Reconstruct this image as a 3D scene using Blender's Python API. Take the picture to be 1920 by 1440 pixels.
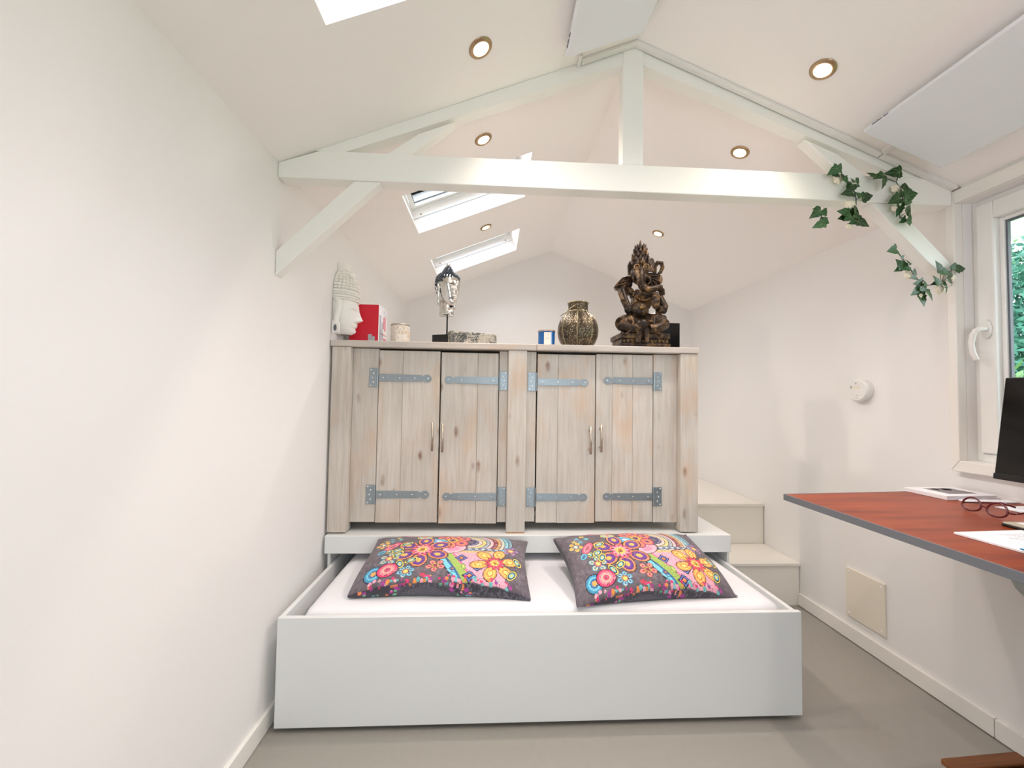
import bpy, math, random
import numpy as np
from mathutils import Matrix, Vector

# ------------------------------------------------------------------ clear
for o in list(bpy.data.objects):
    bpy.data.objects.remove(o, do_unlink=True)
scene = bpy.context.scene
COL = scene.collection
rng = random.Random(7)

# ------------------------------------------------------------------ camera
H = 1.2                                   # eye height
FPX = 740.0                               # focal length in pixels of a 1920 wide frame
YAW, PITCH, ROLL = 0.05023641, 0.03480642, -0.01561047
def rotm(yaw, pitch, roll):
    B = np.array([[1, 0, 0], [0, 0, 1], [0, -1, 0]], float)
    c, s = math.cos(-yaw), math.sin(-yaw); Rz = np.array([[c, -s, 0], [s, c, 0], [0, 0, 1]])
    c, s = math.cos(pitch), math.sin(pitch); Rx = np.array([[1, 0, 0], [0, c, -s], [0, s, c]])
    c, s = math.cos(roll), math.sin(roll); Ry = np.array([[c, 0, s], [0, 1, 0], [-s, 0, c]])
    return Rz @ Rx @ Ry @ B
CM = rotm(YAW, PITCH, ROLL)
def at(x, y, X=None, Y=None, Z=None):
    """direction of a photo pixel met with a plane of the room -> world point"""
    d = CM @ np.array([(x - 960) / FPX, (y - 720) / FPX, 1.0]); d = d / d[1]
    t = Y if Y is not None else (X / d[0] if X is not None else (Z - H) / d[2])
    p = d * t
    return Vector((p[0], p[1], p[2] + H))
cam = bpy.data.cameras.new('camera'); cam.sensor_width = 36.0; cam.lens = FPX * 36 / 1920
cam.clip_start = 0.02; cam.clip_end = 100
camo = bpy.data.objects.new('camera', cam); COL.objects.link(camo)
camo.matrix_world = Matrix(((CM[0][0], -CM[0][1], -CM[0][2], 0), (CM[1][0], -CM[1][1], -CM[1][2], 0),
                            (CM[2][0], -CM[2][1], -CM[2][2], H), (0, 0, 0, 1)))
scene.camera = camo

# ------------------------------------------------------------------ view, world
scene.view_settings.view_transform = 'Standard'
scene.view_settings.look = 'None'
scene.view_settings.gamma = 1.0
scene.view_settings.use_curve_mapping = False
scene.view_settings.exposure = 0.35
SKY = 6.0
SPOT_W = 20.0
scene.cycles.diffuse_bounces = 8
w = bpy.data.worlds.new('overcast_sky'); scene.world = w; w.use_nodes = True
bg = w.node_tree.nodes['Background']
bg.inputs['Color'].default_value = (0.83, 0.92, 1.0, 1); bg.inputs['Strength'].default_value = SKY

# room numbers (metres; camera stands over the origin)
XL, XR = -0.79, 1.84
YF, YB = -1.6, 3.585
ZE, ZR, XM = 2.042, 2.565, 0.525
SL = (ZR - ZE) / (XM - XL)
CEIL_T = 0.2
def zceil(x): return ZR - SL * abs(x - XM)
SKYL = [(0.60, 1.033), (1.921, 2.362), (2.815, 3.238)]      # skylights along the depth
SKX = (-0.455, 0.18)
WIN = (0.20, 1.441, 0.985, 1.992)                            # casement in the right wall (y0,y1,z0,z1)
def portal(name, loc, rot, sx, sy):
    l = bpy.data.lights.new(name, 'AREA'); l.shape = 'RECTANGLE'; l.size = sx; l.size_y = sy
    l.cycles.is_portal = True
    o = bpy.data.objects.new(name, l); COL.objects.link(o); o.location = loc; o.rotation_euler = rot
    return o
th = math.atan(SL)
portal('window_portal', (1.99, (WIN[0] + WIN[1]) / 2, (WIN[2] + WIN[3]) / 2), (0, math.pi / 2, 0), 1.1, 1.35)
portal('door_portal', (0.45, YF - 0.2, 1.08), (math.pi / 2, 0, 0), 1.1, 2.1)
for (a, b) in SKYL:
    cx = (SKX[0] + SKX[1]) / 2
    portal('skylight_portal', (cx - math.sin(th) * 0.24, (a + b) / 2, zceil(cx) + math.cos(th) * 0.24), (0, -th, 0), 0.75, b - a + 0.1)

# ------------------------------------------------------------------ materials
def lin(c):
    c = [v / 255.0 for v in c]
    return [v / 12.92 if v <= 0.04045 else ((v + 0.055) / 1.055) ** 2.4 for v in c]
def newmat(name):
    m = bpy.data.materials.new(name); m.use_nodes = True
    nt = m.node_tree; return m, nt, nt.nodes['Principled BSDF']
def mat(name, rgb, rough=0.5, metal=0.0, bump=0.0, scale=60.0, var=0.0, spec=0.5, coat=0.0):
    m, nt, b = newmat(name); L = nt.links; N = nt.nodes
    c = (*lin(rgb), 1)
    b.inputs['Base Color'].default_value = c
    b.inputs['Roughness'].default_value = rough; b.inputs['Metallic'].default_value = metal
    b.inputs['Specular IOR Level'].default_value = spec
    b.inputs['Coat Weight'].default_value = coat
    tc = N.new('ShaderNodeTexCoord'); nz = N.new('ShaderNodeTexNoise'); nz.inputs['Scale'].default_value = scale
    nz.inputs['Detail'].default_value = 4
    L.new(tc.outputs['Object'], nz.inputs['Vector'])
    if var:
        mx = N.new('ShaderNodeMix'); mx.data_type = 'RGBA'
        mx.inputs[6].default_value = [v * (1 - var) for v in c[:3]] + [1]
        mx.inputs[7].default_value = [min(1, v * (1 + var)) for v in c[:3]] + [1]
        L.new(nz.outputs['Fac'], mx.inputs[0]); L.new(mx.outputs[2], b.inputs['Base Color'])
    if bump:
        bp = N.new('ShaderNodeBump'); bp.inputs['Strength'].default_value = bump; bp.inputs['Distance'].default_value = 0.002
        L.new(nz.outputs['Fac'], bp.inputs['Height']); L.new(bp.outputs['Normal'], b.inputs['Normal'])
    return m
def emit(name, rgb, s):
    m, nt, b = newmat(name)
    b.inputs['Emission Color'].default_value = (*rgb, 1); b.inputs['Emission Strength'].default_value = s
    b.inputs['Base Color'].default_value = (*rgb, 1)
    return m
def glassmat(name, tint=(1, 1, 1), gloss=0.08):
    m = bpy.data.materials.new(name); m.use_nodes = True; nt = m.node_tree; nt.nodes.clear(); N = nt.nodes; L = nt.links
    out = N.new('ShaderNodeOutputMaterial'); t = N.new('ShaderNodeBsdfTransparent'); g = N.new('ShaderNodeBsdfGlossy')
    t.inputs['Color'].default_value = (*tint, 1); g.inputs['Roughness'].default_value = 0.02
    fr = N.new('ShaderNodeFresnel'); fr.inputs['IOR'].default_value = 1.22
    mx = N.new('ShaderNodeMixShader'); L.new(fr.outputs[0], mx.inputs[0]); L.new(t.outputs[0], mx.inputs[1]); L.new(g.outputs[0], mx.inputs[2])
    L.new(mx.outputs[0], out.inputs['Surface'])
    return m
def ramp(N, stops):
    r = N.new('ShaderNodeValToRGB'); e = r.color_ramp.elements
    e[0].position = stops[0][0]; e[0].color = (*lin(stops[0][1]), 1)
    e[1].position = stops[-1][0]; e[1].color = (*lin(stops[-1][1]), 1)
    for p, c in stops[1:-1]:
        x = e.new(p); x.color = (*lin(c), 1)
    return r
def woodmat(name, stops, axis=2, stretch=14.0, scale=5.0, rough=0.6, knots=None, bump=0.25, coat=0.0):
    """grain running along one axis; each plank (object) gets its own piece of wood"""
    m, nt, b = newmat(name); L = nt.links; N = nt.nodes
    tc = N.new('ShaderNodeTexCoord'); oi = N.new('ShaderNodeObjectInfo')
    mul = N.new('ShaderNodeMath'); mul.operation = 'MULTIPLY'; mul.inputs[1].default_value = 37.0
    L.new(oi.outputs['Random'], mul.inputs[0])
    add = N.new('ShaderNodeVectorMath'); add.operation = 'ADD'
    L.new(tc.outputs['Object'], add.inputs[0]); L.new(mul.outputs[0], add.inputs[1])
    mp = N.new('ShaderNodeMapping'); sc = [stretch, stretch, stretch]; sc[axis] = 1.0
    mp.inputs['Scale'].default_value = sc
    L.new(add.outputs[0], mp.inputs['Vector'])
    n1 = N.new('ShaderNodeTexNoise'); n1.inputs['Scale'].default_value = scale; n1.inputs['Detail'].default_value = 7; n1.inputs['Roughness'].default_value = 0.62; n1.inputs['Distortion'].default_value = 0.6
    L.new(mp.outputs[0], n1.inputs['Vector'])
    r1 = ramp(N, stops); L.new(n1.outputs['Fac'], r1.inputs['Fac'])
    # broad blotches between planks and along the plank
    n2 = N.new('ShaderNodeTexNoise'); n2.inputs['Scale'].default_value = 3.0; n2.inputs['Detail'].default_value = 2
    L.new(add.outputs[0], n2.inputs['Vector'])
    hs = N.new('ShaderNodeHueSaturation')
    mr = N.new('ShaderNodeMapRange'); mr.inputs[1].default_value = 0.3; mr.inputs[2].default_value = 0.7; mr.inputs[3].default_value = 0.9; mr.inputs[4].default_value = 1.08
    L.new(n2.outputs['Fac'], mr.inputs[0]); L.new(mr.outputs[0], hs.inputs['Value']); L.new(r1.outputs[0], hs.inputs['Color'])
    col = hs.outputs[0]
    if knots:
        mk = N.new('ShaderNodeMapping'); ks = [1.0, 1.0, 1.0]; ks[axis] = 0.42; mk.inputs['Scale'].default_value = ks
        L.new(add.outputs[0], mk.inputs['Vector'])
        v = N.new('ShaderNodeTexVoronoi'); v.inputs['Scale'].default_value = 11.0; v.inputs['Randomness'].default_value = 1.0
        L.new(mk.outputs[0], v.inputs['Vector'])
        kr = N.new('ShaderNodeMapRange'); kr.inputs[1].default_value = 0.06; kr.inputs[2].default_value = 0.17; kr.inputs[3].default_value = 1.25; kr.inputs[4].default_value = 0.0
        L.new(v.outputs['Distance'], kr.inputs[0])
        n3 = N.new('ShaderNodeTexNoise'); n3.inputs['Scale'].default_value = 30; L.new(add.outputs[0], n3.inputs['Vector'])
        mm = N.new('ShaderNodeMath'); mm.operation = 'MULTIPLY'; L.new(kr.outputs[0], mm.inputs[0]); L.new(n3.outputs['Fac'], mm.inputs[1])
        mx = N.new('ShaderNodeMix'); mx.data_type = 'RGBA'; mx.inputs[7].default_value = (*lin(knots), 1)
        L.new(mm.outputs[0], mx.inputs[0]); L.new(col, mx.inputs[6]); col = mx.outputs[2]
    if knots:                                     # warm patches where the whitewash has worn thin
        n4 = N.new('ShaderNodeTexNoise'); n4.inputs['Scale'].default_value = 7; n4.inputs['Detail'].default_value = 4; L.new(mk.outputs[0], n4.inputs['Vector'])
        k4 = N.new('ShaderNodeMapRange'); k4.inputs[1].default_value = .54; k4.inputs[2].default_value = .74; k4.inputs[3].default_value = 0; k4.inputs[4].default_value = .55; L.new(n4.outputs['Fac'], k4.inputs[0])
        m4 = N.new('ShaderNodeMix'); m4.data_type = 'RGBA'; m4.inputs[7].default_value = (*lin((206, 168, 130)), 1)
        L.new(k4.outputs[0], m4.inputs[0]); L.new(col, m4.inputs[6]); col = m4.outputs[2]
    L.new(col, b.inputs['Base Color'])
    b.inputs['Roughness'].default_value = rough; b.inputs['Coat Weight'].default_value = coat; b.inputs['Coat Roughness'].default_value = 0.2
    bp = N.new('ShaderNodeBump'); bp.inputs['Strength'].default_value = bump; bp.inputs['Distance'].default_value = 0.001
    L.new(n1.outputs['Fac'], bp.inputs['Height']); L.new(bp.outputs['Normal'], b.inputs['Normal'])
    return m

M = {}
M['wall'] = mat('white_wall_paint', (236, 234, 232), 0.7, bump=0.06, scale=180)
M['ceil'] = mat('white_ceiling_paint', (249, 245, 242), 0.75, bump=0.05, scale=150)
M['floor'] = mat('grey_beige_cast_floor', (156, 152, 144), 0.42, bump=0.03, scale=40, var=0.04)
M['trimw'] = mat('cream_white_gloss', (237, 234, 228), 0.35)
M['timber'] = mat('white_gloss_timber', (241, 241, 235), 0.28, bump=0.12, scale=35)
M['lam'] = mat('white_lacquered_board', (226, 228, 227), 0.38)
M['step'] = mat('off_white_step_paint', (233, 229, 220), 0.4)
M['pvc'] = mat('white_window_plastic', (236, 236, 233), 0.3)
M['cream'] = mat('cream_panel', (232, 224, 209), 0.5)
M['plas'] = mat('white_plastic', (230, 228, 224), 0.35)
M['sheet'] = mat('white_cotton_sheet', (232, 231, 234), 0.9, bump=0.25, scale=45)
M['zinc'] = mat('galvanised_steel', (150, 160, 165), 0.38, 0.75, bump=0.05, scale=70, var=0.12)
M['screw'] = mat('bright_zinc_screw', (225, 228, 230), 0.25, 0.9)
M['nickel'] = mat('brushed_nickel', (190, 178, 165), 0.3, 0.9)
M['ring'] = mat('brushed_nickel_bronze', (176, 150, 118), 0.32, 0.9, bump=0.1, scale=200)
M['wood'] = woodmat('whitewashed_scaffold_wood', [(0.25, (184, 174, 161)), (0.5, (200, 192, 182)), (0.75, (210, 204, 196))], 2, 16, 4.0, 0.62, knots=(118, 76, 42))
M['woodx'] = woodmat('whitewashed_scaffold_wood_top', [(0.25, (188, 176, 165)), (0.5, (200, 191, 182)), (0.75, (208, 200, 193))], 0, 16, 4.0, 0.62, knots=(150, 112, 78))
M['woodend'] = mat('bare_pine', (196, 150, 104), 0.6, var=0.1)
M['cherry'] = woodmat('cherry_red_laminate', [(0.3, (108, 42, 18)), (0.5, (136, 56, 24)), (0.72, (152, 68, 33))], 0, 10, 3.0, 0.36, bump=0.02, coat=0.0)
M['cherry'].node_tree.nodes['Principled BSDF'].inputs['Specular IOR Level'].default_value = 0.16
M['edge'] = mat('grey_edge_band', (108, 111, 117), 0.4)
M['bracket'] = mat('grey_metal_bracket', (150, 152, 150), 0.45, 0.2)
M['black'] = mat('black_plastic', (16, 16, 17), 0.35)
M['screen'] = mat('dark_screen_glass', (8, 8, 10), 0.12)
M['brownwood'] = woodmat('brown_stained_wood', [(0.3, (92, 52, 24)), (0.5, (118, 70, 35)), (0.7, (132, 82, 44))], 0, 12, 4.0, 0.5)
M['glass'] = glassmat('window_glass')
M['lamp'] = emit('warm_lamp', (1.0, 0.80, 0.55), 14.0)
M['greyjoint'] = mat('pale_grey_joint', (196, 200, 206), 0.5)
M['panelw'] = mat('cool_white_enamel', (232, 235, 240), 0.4)
M['gasket'] = mat('grey_gasket', (96, 104, 112), 0.5)

# ------------------------------------------------------------------ mesh helpers
class MB:
    def __init__(s): s.v = []; s.f = []
    def add(s, v, f):
        n = len(s.v); s.v += [tuple(p) for p in v]; s.f += [tuple(i + n for i in q) for q in f]; return s
    def box(s, x0, x1, y0, y1, z0, z1):
        v = [(x0, y0, z0), (x1, y0, z0), (x1, y1, z0), (x0, y1, z0), (x0, y0, z1), (x1, y0, z1), (x1, y1, z1), (x0, y1, z1)]
        return s.add(v, [(0, 3, 2, 1), (4, 5, 6, 7), (0, 1, 5, 4), (1, 2, 6, 5), (2, 3, 7, 6), (3, 0, 4, 7)])
    def prism(s, poly, vec):
        """closed polygon of 3D points swept along vec"""
        p = [Vector(q) for q in poly]; vec = Vector(vec); n = len(p)
        nrm = Vector((0, 0, 0))
        for i in range(n):
            a, b = p[i], p[(i + 1) % n]; nrm += a.cross(b)
        if nrm.dot(vec) > 0: p.reverse()
        v = p + [q + vec for q in p]
        f = [tuple(range(n)), tuple(range(2 * n - 1, n - 1, -1))]
        f += [(j, i, i + n, j + n) for i in range(n) for j in [(i + 1) % n]]
        return s.add(v, f)
    def tube(s, pts, r, seg=8, caps=True):
        pts = [Vector(p) for p in pts]; n = len(pts)
        rr = r if isinstance(r, (list, tuple)) else [r] * n
        up = Vector((0.13, 0.31, 0.94)).normalized(); rings = []; fr = None
        for i, p in enumerate(pts):
            t = (pts[min(i + 1, n - 1)] - pts[max(i - 1, 0)]).normalized()
            if fr is None:
                a = t.cross(up)
                if a.length < 0.1: a = t.cross(Vector((1, 0, 0)))
                a.normalize()
            else:
                a = (fr - t * fr.dot(t)).normalized()
            fr = a; b = t.cross(a)
            rings.append([p + (a * math.cos(k * 2 * math.pi / seg) + b * math.sin(k * 2 * math.pi / seg)) * rr[i] for k in range(seg)])
        v = [q for ring in rings for q in ring]; f = []
        for i in range(n - 1):
            for k in range(seg):
                k2 = (k + 1) % seg; f.append((i * seg + k, i * seg + k2, (i + 1) * seg + k2, (i + 1) * seg + k))
        if caps: f.append(tuple(range(seg - 1, -1, -1))); f.append(tuple((n - 1) * seg + k for k in range(seg)))
        return s.add(v, f)
    def lathe(s, prof, seg=24, c=(0, 0, 0), axis=None, lobes=0, amp=0.0, caps=True):
        """prof: (r, z); turned about z through c, or about `axis`"""
        R = Matrix.Identity(3) if axis is None else Vector((0, 0, 1)).rotation_difference(Vector(axis)).to_matrix()
        c = Vector(c); v = []; f = []; n = len(prof)
        for r, z in prof:
            for k in range(seg):
                a = 2 * math.pi * k / seg
                q = r * (1 + (amp * (abs(math.cos(a * lobes / 2)) ** 0.6 - 1) if lobes else 0))
                v.append(c + R @ Vector((q * math.cos(a), q * math.sin(a), z)))
        for i in range(n - 1):
            for k in range(seg):
                k2 = (k + 1) % seg; f.append((i * seg + k, i * seg + k2, (i + 1) * seg + k2, (i + 1) * seg + k))
        if caps and prof[0][0] > 1e-6: f.append(tuple(range(seg - 1, -1, -1)))
        if caps and prof[-1][0] > 1e-6: f.append(tuple((n - 1) * seg + k for k in range(seg)))
        return s.add(v, f)
    def ell(s, c, r, seg=14, rings=9, rot=None):
        c = Vector(c); v = []; f = []
        r = (r, r, r) if not isinstance(r, (tuple, list)) else r
        for i in range(rings + 1):
            ph = math.pi * i / rings
            for k in range(seg):
                a = 2 * math.pi * k / seg
                p = Vector((r[0] * math.sin(ph) * math.cos(a), r[1] * math.sin(ph) * math.sin(a), -r[2] * math.cos(ph)))
                if rot is not None: p = rot @ p
                v.append(c + p)
        for i in range(rings):
            for k in range(seg):
                k2 = (k + 1) % seg; f.append((i * seg + k, i * seg + k2, (i + 1) * seg + k2, (i + 1) * seg + k))
        return s.add(v, f)
    def slab(s, us, vs, holes, fn, t):
        """grid plate in (u,v) with rectangular holes; fn(u,v,w) -> point, w in 0..t"""
        us = sorted(set(us + [h[i] for h in holes for i in (0, 1)])); vs = sorted(set(vs + [h[i] for h in holes for i in (2, 3)]))
        nu, nv = len(us) - 1, len(vs) - 1
        def solid(i, j):
            if not (0 <= i < nu and 0 <= j < nv): return False
            a, b = (us[i] + us[i + 1]) / 2, (vs[j] + vs[j + 1]) / 2
            return not any(h[0] < a < h[1] and h[2] < b < h[3] for h in holes)
        V = []; F = []
        def q(pts): n = len(V); V.extend(pts); F.append((n, n + 1, n + 2, n + 3))
        for i in range(nu):
            for j in range(nv):
                if not solid(i, j): continue
                a, b, c, d = us[i], us[i + 1], vs[j], vs[j + 1]
                q([fn(a, c, 0), fn(b, c, 0), fn(b, d, 0), fn(a, d, 0)]); q([fn(a, c, t), fn(a, d, t), fn(b, d, t), fn(b, c, t)])
                if not solid(i - 1, j): q([fn(a, c, 0), fn(a, d, 0), fn(a, d, t), fn(a, c, t)])
                if not solid(i + 1, j): q([fn(b, c, 0), fn(b, c, t), fn(b, d, t), fn(b, d, 0)])
                if not solid(i, j - 1): q([fn(a, c, 0), fn(a, c, t), fn(b, c, t), fn(b, c, 0)])
                if not solid(i, j + 1): q([fn(a, d, 0), fn(b, d, 0), fn(b, d, t), fn(a, d, t)])
        return s.add(V, F)
    def mesh(s, name):
        me = bpy.data.meshes.new(name); me.from_pydata([tuple(p) for p in s.v], [], s.f); me.update(); return me
def tag(o, label=None, cat=None, group=None, kind=None):
    if label: o['label'] = label
    if cat: o['category'] = cat
    if group: o['group'] = group
    if kind: o['kind'] = kind
    return o
def obj(name, mb, material, parent=None, bev=0.0, smooth=False, seg=2, label=None):
    me = mb if isinstance(mb, bpy.types.Mesh) else mb.mesh(name)
    if material is not None and not me.materials: me.materials.append(material)
    if smooth:
        me.polygons.foreach_set('use_smooth', [True] * len(me.polygons))
    o = bpy.data.objects.new(name, me); COL.objects.link(o)
    if parent is not None: o.parent = parent; o.matrix_parent_inverse = Matrix.Identity(4)
    if bev:
        b = o.modifiers.new('bevel', 'BEVEL'); b.width = bev; b.segments = seg; b.limit_method = 'ANGLE'; b.angle_limit = math.radians(40)
    if label: o['label'] = label
    return o
def box(name, m, parent, x0, x1, y0, y1, z0, z1, bev=0.0015, **k):
    """a board with its own origin in its middle, so object textures differ from board to board"""
    c = Vector(((x0 + x1) / 2, (y0 + y1) / 2, (z0 + z1) / 2))
    b = MB().box(x0 - c.x, x1 - c.x, y0 - c.y, y1 - c.y, z0 - c.z, z1 - c.z)
    o = obj(name, b, m, parent, bev, **k)
    o.location = c - (parent_origin(parent) if parent is not None else Vector((0, 0, 0)))
    return o
def parent_origin(p):
    o = Vector((0, 0, 0))
    while p is not None:
        o += p.location; p = p.parent
    return o
def thing(name, label, cat, loc=(0, 0, 0), rz=0.0, group=None, kind=None):
    o = bpy.data.objects.new(name, None); COL.objects.link(o); o.location = loc; o.rotation_euler = (0, 0, rz)
    o.empty_display_size = 0.05
    return tag(o, label, cat, group, kind)
def struct(name, mb, m, label, cat, bev=0.0, smooth=False):
    return tag(obj(name, mb, m, None, bev, smooth), label, cat, None, 'structure')

# ================================================================== THE ROOM
ct = math.cos(th); st = math.sin(th)
struct('floor', MB().box(XL - 0.1, XR + 0.1, YF - 0.1, YB + 0.1, -0.1, 0.0), M['floor'], 'grey beige seamless floor under the bed box', 'floor')
def fL(u, v, wv): return Vector((u - st * wv, v, zceil(u) + ct * wv)) if u <= XM else None
mb = MB()
holesL = [(SKX[0], SKX[1], a, b) for a, b in SKYL]
def left(u, v, wv):
    # shafts run square to the slope, the ridge edge stays plumb
    if u >= XM - 1e-6: return Vector((XM, v, ZR + wv / ct))
    return Vector((u - st * wv, v, ZE + SL * (u - XL) + ct * wv))
def right(u, v, wv):
    if u <= XM + 1e-6: return Vector((XM, v, ZR + wv / ct))
    return Vector((u + st * wv, v, ZR - SL * (u - XM) + ct * wv))
mb.slab([XL - 0.02, XM], [YF, YB], holesL, left, CEIL_T)
mb.slab([XM, XR + 0.02], [YF, YB], [], right, CEIL_T)
struct('ceiling', mb, M['ceil'], 'white sloping ceiling rising to a ridge, with skylight openings', 'ceiling')
struct('wall_left', MB().slab([YF, YB], [0, ZE + 0.15], [], lambda u, v, t: Vector((XL - t, u, v)), 0.15), M['wall'], 'long white wall on the left', 'wall')
struct('wall_right', MB().slab([YF, YB], [0, ZE + 0.15], [(WIN[0] - 0.001, WIN[1], WIN[2], WIN[3])], lambda u, v, t: Vector((XR + t, u, v)), 0.16), M['wall'], 'white wall on the right with the window', 'wall')
def gable(y0, y1):
    return [(XL, y0, 0), (XR, y0, 0), (XR, y0, ZE), (XM, y0, ZR), (XL, y0, ZE)]
struct('wall_back', MB().prism(gable(YB, YB), (0, 0.15, 0)), M['wall'], 'white gable wall at the far end', 'wall')
# front gable, behind the camera, with a glazed double door
DX0, DX1, DZ = 0.0, 0.9, 2.02
fw = MB(); fw.box(XL, DX0, YF - 0.15, YF, 0, ZE); fw.box(DX1, XR, YF - 0.15, YF, 0, ZE); fw.box(DX0, DX1, YF - 0.15, YF, DZ, ZE)
fw.prism([(XL, YF - 0.15, ZE), (XR, YF - 0.15, ZE), (XM, YF - 0.15, ZR)], (0, 0.15, 0))
struct('wall_front', fw, M['wall'], 'white gable wall with glazed doors behind the viewer', 'wall')
d1 = thing('door_1', 'glazed double garden door in the gable behind the viewer', 'door', (DX0, YF - 0.1, 0), kind='structure')
for k in range(2):
    a = DX0 + k * (DX1 - DX0) / 2; b = a + (DX1 - DX0) / 2
    fr = MB()
    for (p, q, r, s_) in ((a, a + .07, .0, DZ), (b - .07, b, .0, DZ), (a + .07, b - .07, 0, .1), (a + .07, b - .07, DZ - .07, DZ)):
        fr.box(p - DX0, q - DX0, -0.03, 0.03, r, s_)
    lf = obj('door_leaf', fr, M['pvc'], d1)
    pn = obj('pane', MB().box(a + .07 - DX0, b - .07 - DX0, -0.004, 0.004, .1, DZ - .07), M['glass'], lf)
# baseboards
bl = struct('baseboard_left', MB().box(XL, XL + .014, YF, 1.93, 0.002, 0.07), M['trimw'], 'low white baseboard along the left wall', 'baseboard', bev=0.002)
br = thing('baseboard_right', 'low cream baseboard along the right wall below the desk', 'baseboard', kind='structure')
yj = at(1864, 1370, X=XR - .014).y
box('board', M['trimw'], br, XR - .014, XR, yj + .0015, 2.285, 0.004, 0.074, 0.002)
box('board', M['trimw'], br, XR - .014, XR, YF, yj - .0015, 0.004, 0.072, 0.002)

# casement window in the right wall
XC = 1.804
wn = thing('window_1', 'white plastic window with hanging handle above the desk', 'window', (XR, WIN[1], WIN[2]), kind='structure')
O1 = parent_origin(wn)
def wbox(name, m, par, x0, x1, y0, y1, z0, z1, bev=0.002):
    return box(name, m, par, x0, x1, y0, y1, z0, z1, bev)
# architrave standing proud of the wall, mitred at its lower corner
ca = MB(); y0, y1, z0, z1 = WIN; cw = 0.03; cb = 0.043
def casing(poly):
    ca.prism([(XC, p[0], p[1]) for p in poly], (XR - XC, 0, 0))
casing([(y1, z0), (y1 + cw, z0 - cb), (y1 + cw, z1 + .05), (y1, z1 + .05)])
casing([(y1 - .0008, z0 - .0005), (y1 + cw - .0008, z0 - cb), (y0 - cw, z0 - cb), (y0, z0 - .0005)])
casing([(y0, z0), (y0, z1 + .05), (y0 - cw, z1 + .05), (y0 - cw, z0 - cb)])
casing([(y0, z1), (y1, z1), (y1, z1 + .05), (y0, z1 + .05)])
ca.v = [(p[0] - O1.x, p[1] - O1.y, p[2] - O1.z) for p in ca.v]
obj('casing', ca, M['trimw'], wn, 0.003)
XF = 1.88
fr = MB(); fw_ = 0.018
for (a, b, c, d) in ((y1 - fw_, y1, z0, z1), (y0, y0 + fw_, z0, z1), (y0 + fw_, y1 - fw_, z0, z0 + .03), (y0 + fw_, y1 - fw_, z1 - fw_, z1)):
    fr.box(XF - O1.x, XF + .07 - O1.x, a - O1.y, b - O1.y, c - O1.z, d - O1.z)
obj('frame', fr, M['pvc'], wn, 0.002)
ym = 0.5 * (y0 + y1)
for k, (sa, sb) in enumerate(((ym + .004, y1 - fw_ - .004), (y0 + fw_ + .004, ym - .004))):
    sh = MB(); zz0, zz1 = z0 + .034, z1 - fw_ - .004; sw = .052
    for (a, b, c, d) in ((sb - sw, sb, zz0, zz1), (sa, sa + sw, zz0, zz1), (sa + sw, sb - sw, zz0, zz0 + sw + .01), (sa + sw, sb - sw, zz1 - sw - .015, zz1)):
        sh.box(XF - .014 - O1.x, XF + .055 - O1.x, a - O1.y, b - O1.y, c - O1.z, d - O1.z)
    sash = obj('sash', sh, M['pvc'], wn, 0.004)
    bd = MB(); g0, g1, g2, g3 = sa + sw, sb - sw, zz0 + sw + .01, zz1 - sw - .015; bw = .014
    for (a, b, c, d) in ((g1 - bw, g1, g2, g3), (g0, g0 + bw, g2, g3), (g0 + bw, g1 - bw, g2, g2 + bw), (g0 + bw, g1 - bw, g3 - bw, g3)):
        bd.box(XF + .01 - O1.x, XF + .03 - O1.x, a - O1.y, b - O1.y, c - O1.z, d - O1.z)
    obj('glazing_bead', bd, M['pvc'], sash, 0.003)
    gk = MB(); bw2 = .02
    for (a, b, c, d) in ((g1 - bw2, g1 - bw, g2 + bw, g3 - bw), (g0 + bw, g0 + bw2, g2 + bw, g3 - bw), (g0 + bw2, g1 - bw2, g2 + bw, g2 + bw2), (g0 + bw2, g1 - bw2, g3 - bw2, g3 - bw)):
        gk.box(XF + .018 - O1.x, XF + .03 - O1.x, a - O1.y, b - O1.y, c - O1.z, d - O1.z)
    obj('gasket', gk, M['gasket'], sash)
    obj('pane', MB().box(XF + .03 - O1.x, XF + .038 - O1.x, g0 - O1.y, g1 - O1.y, g2 - O1.z, g3 - O1.z), M['glass'], sash)
# handle on the far sash
hp = at(1850, 617, X=XF - .02)
hy, hz = hp.y, hp.z
hd = MB()
hd.prism([(XF - .014, hy + .014 * math.cos(a), hz + .036 * math.sin(a)) for a in [i * math.pi / 10 for i in range(20)]], (-.009, 0, 0))
hd.tube([(XF - .02, hy, hz), (XF - .05, hy, hz), (XF - .058, hy + .004, hz - .006), (XF - .06, hy + .012, hz - .02), (XF - .06, hy + .018, hz - .055), (XF - .058, hy + .015, hz - .09), (XF - .055, hy + .006, hz - .118)],
        [.0095, .0095, .0095, .0095, .009, .0088, .008], 12)
hd.v = [(p[0] - O1.x, p[1] - O1.y, p[2] - O1.z) for p in hd.v]
obj('handle', hd, M['plas'], wn, 0.002, smooth=True, label='white curved window handle hanging down')

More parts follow.
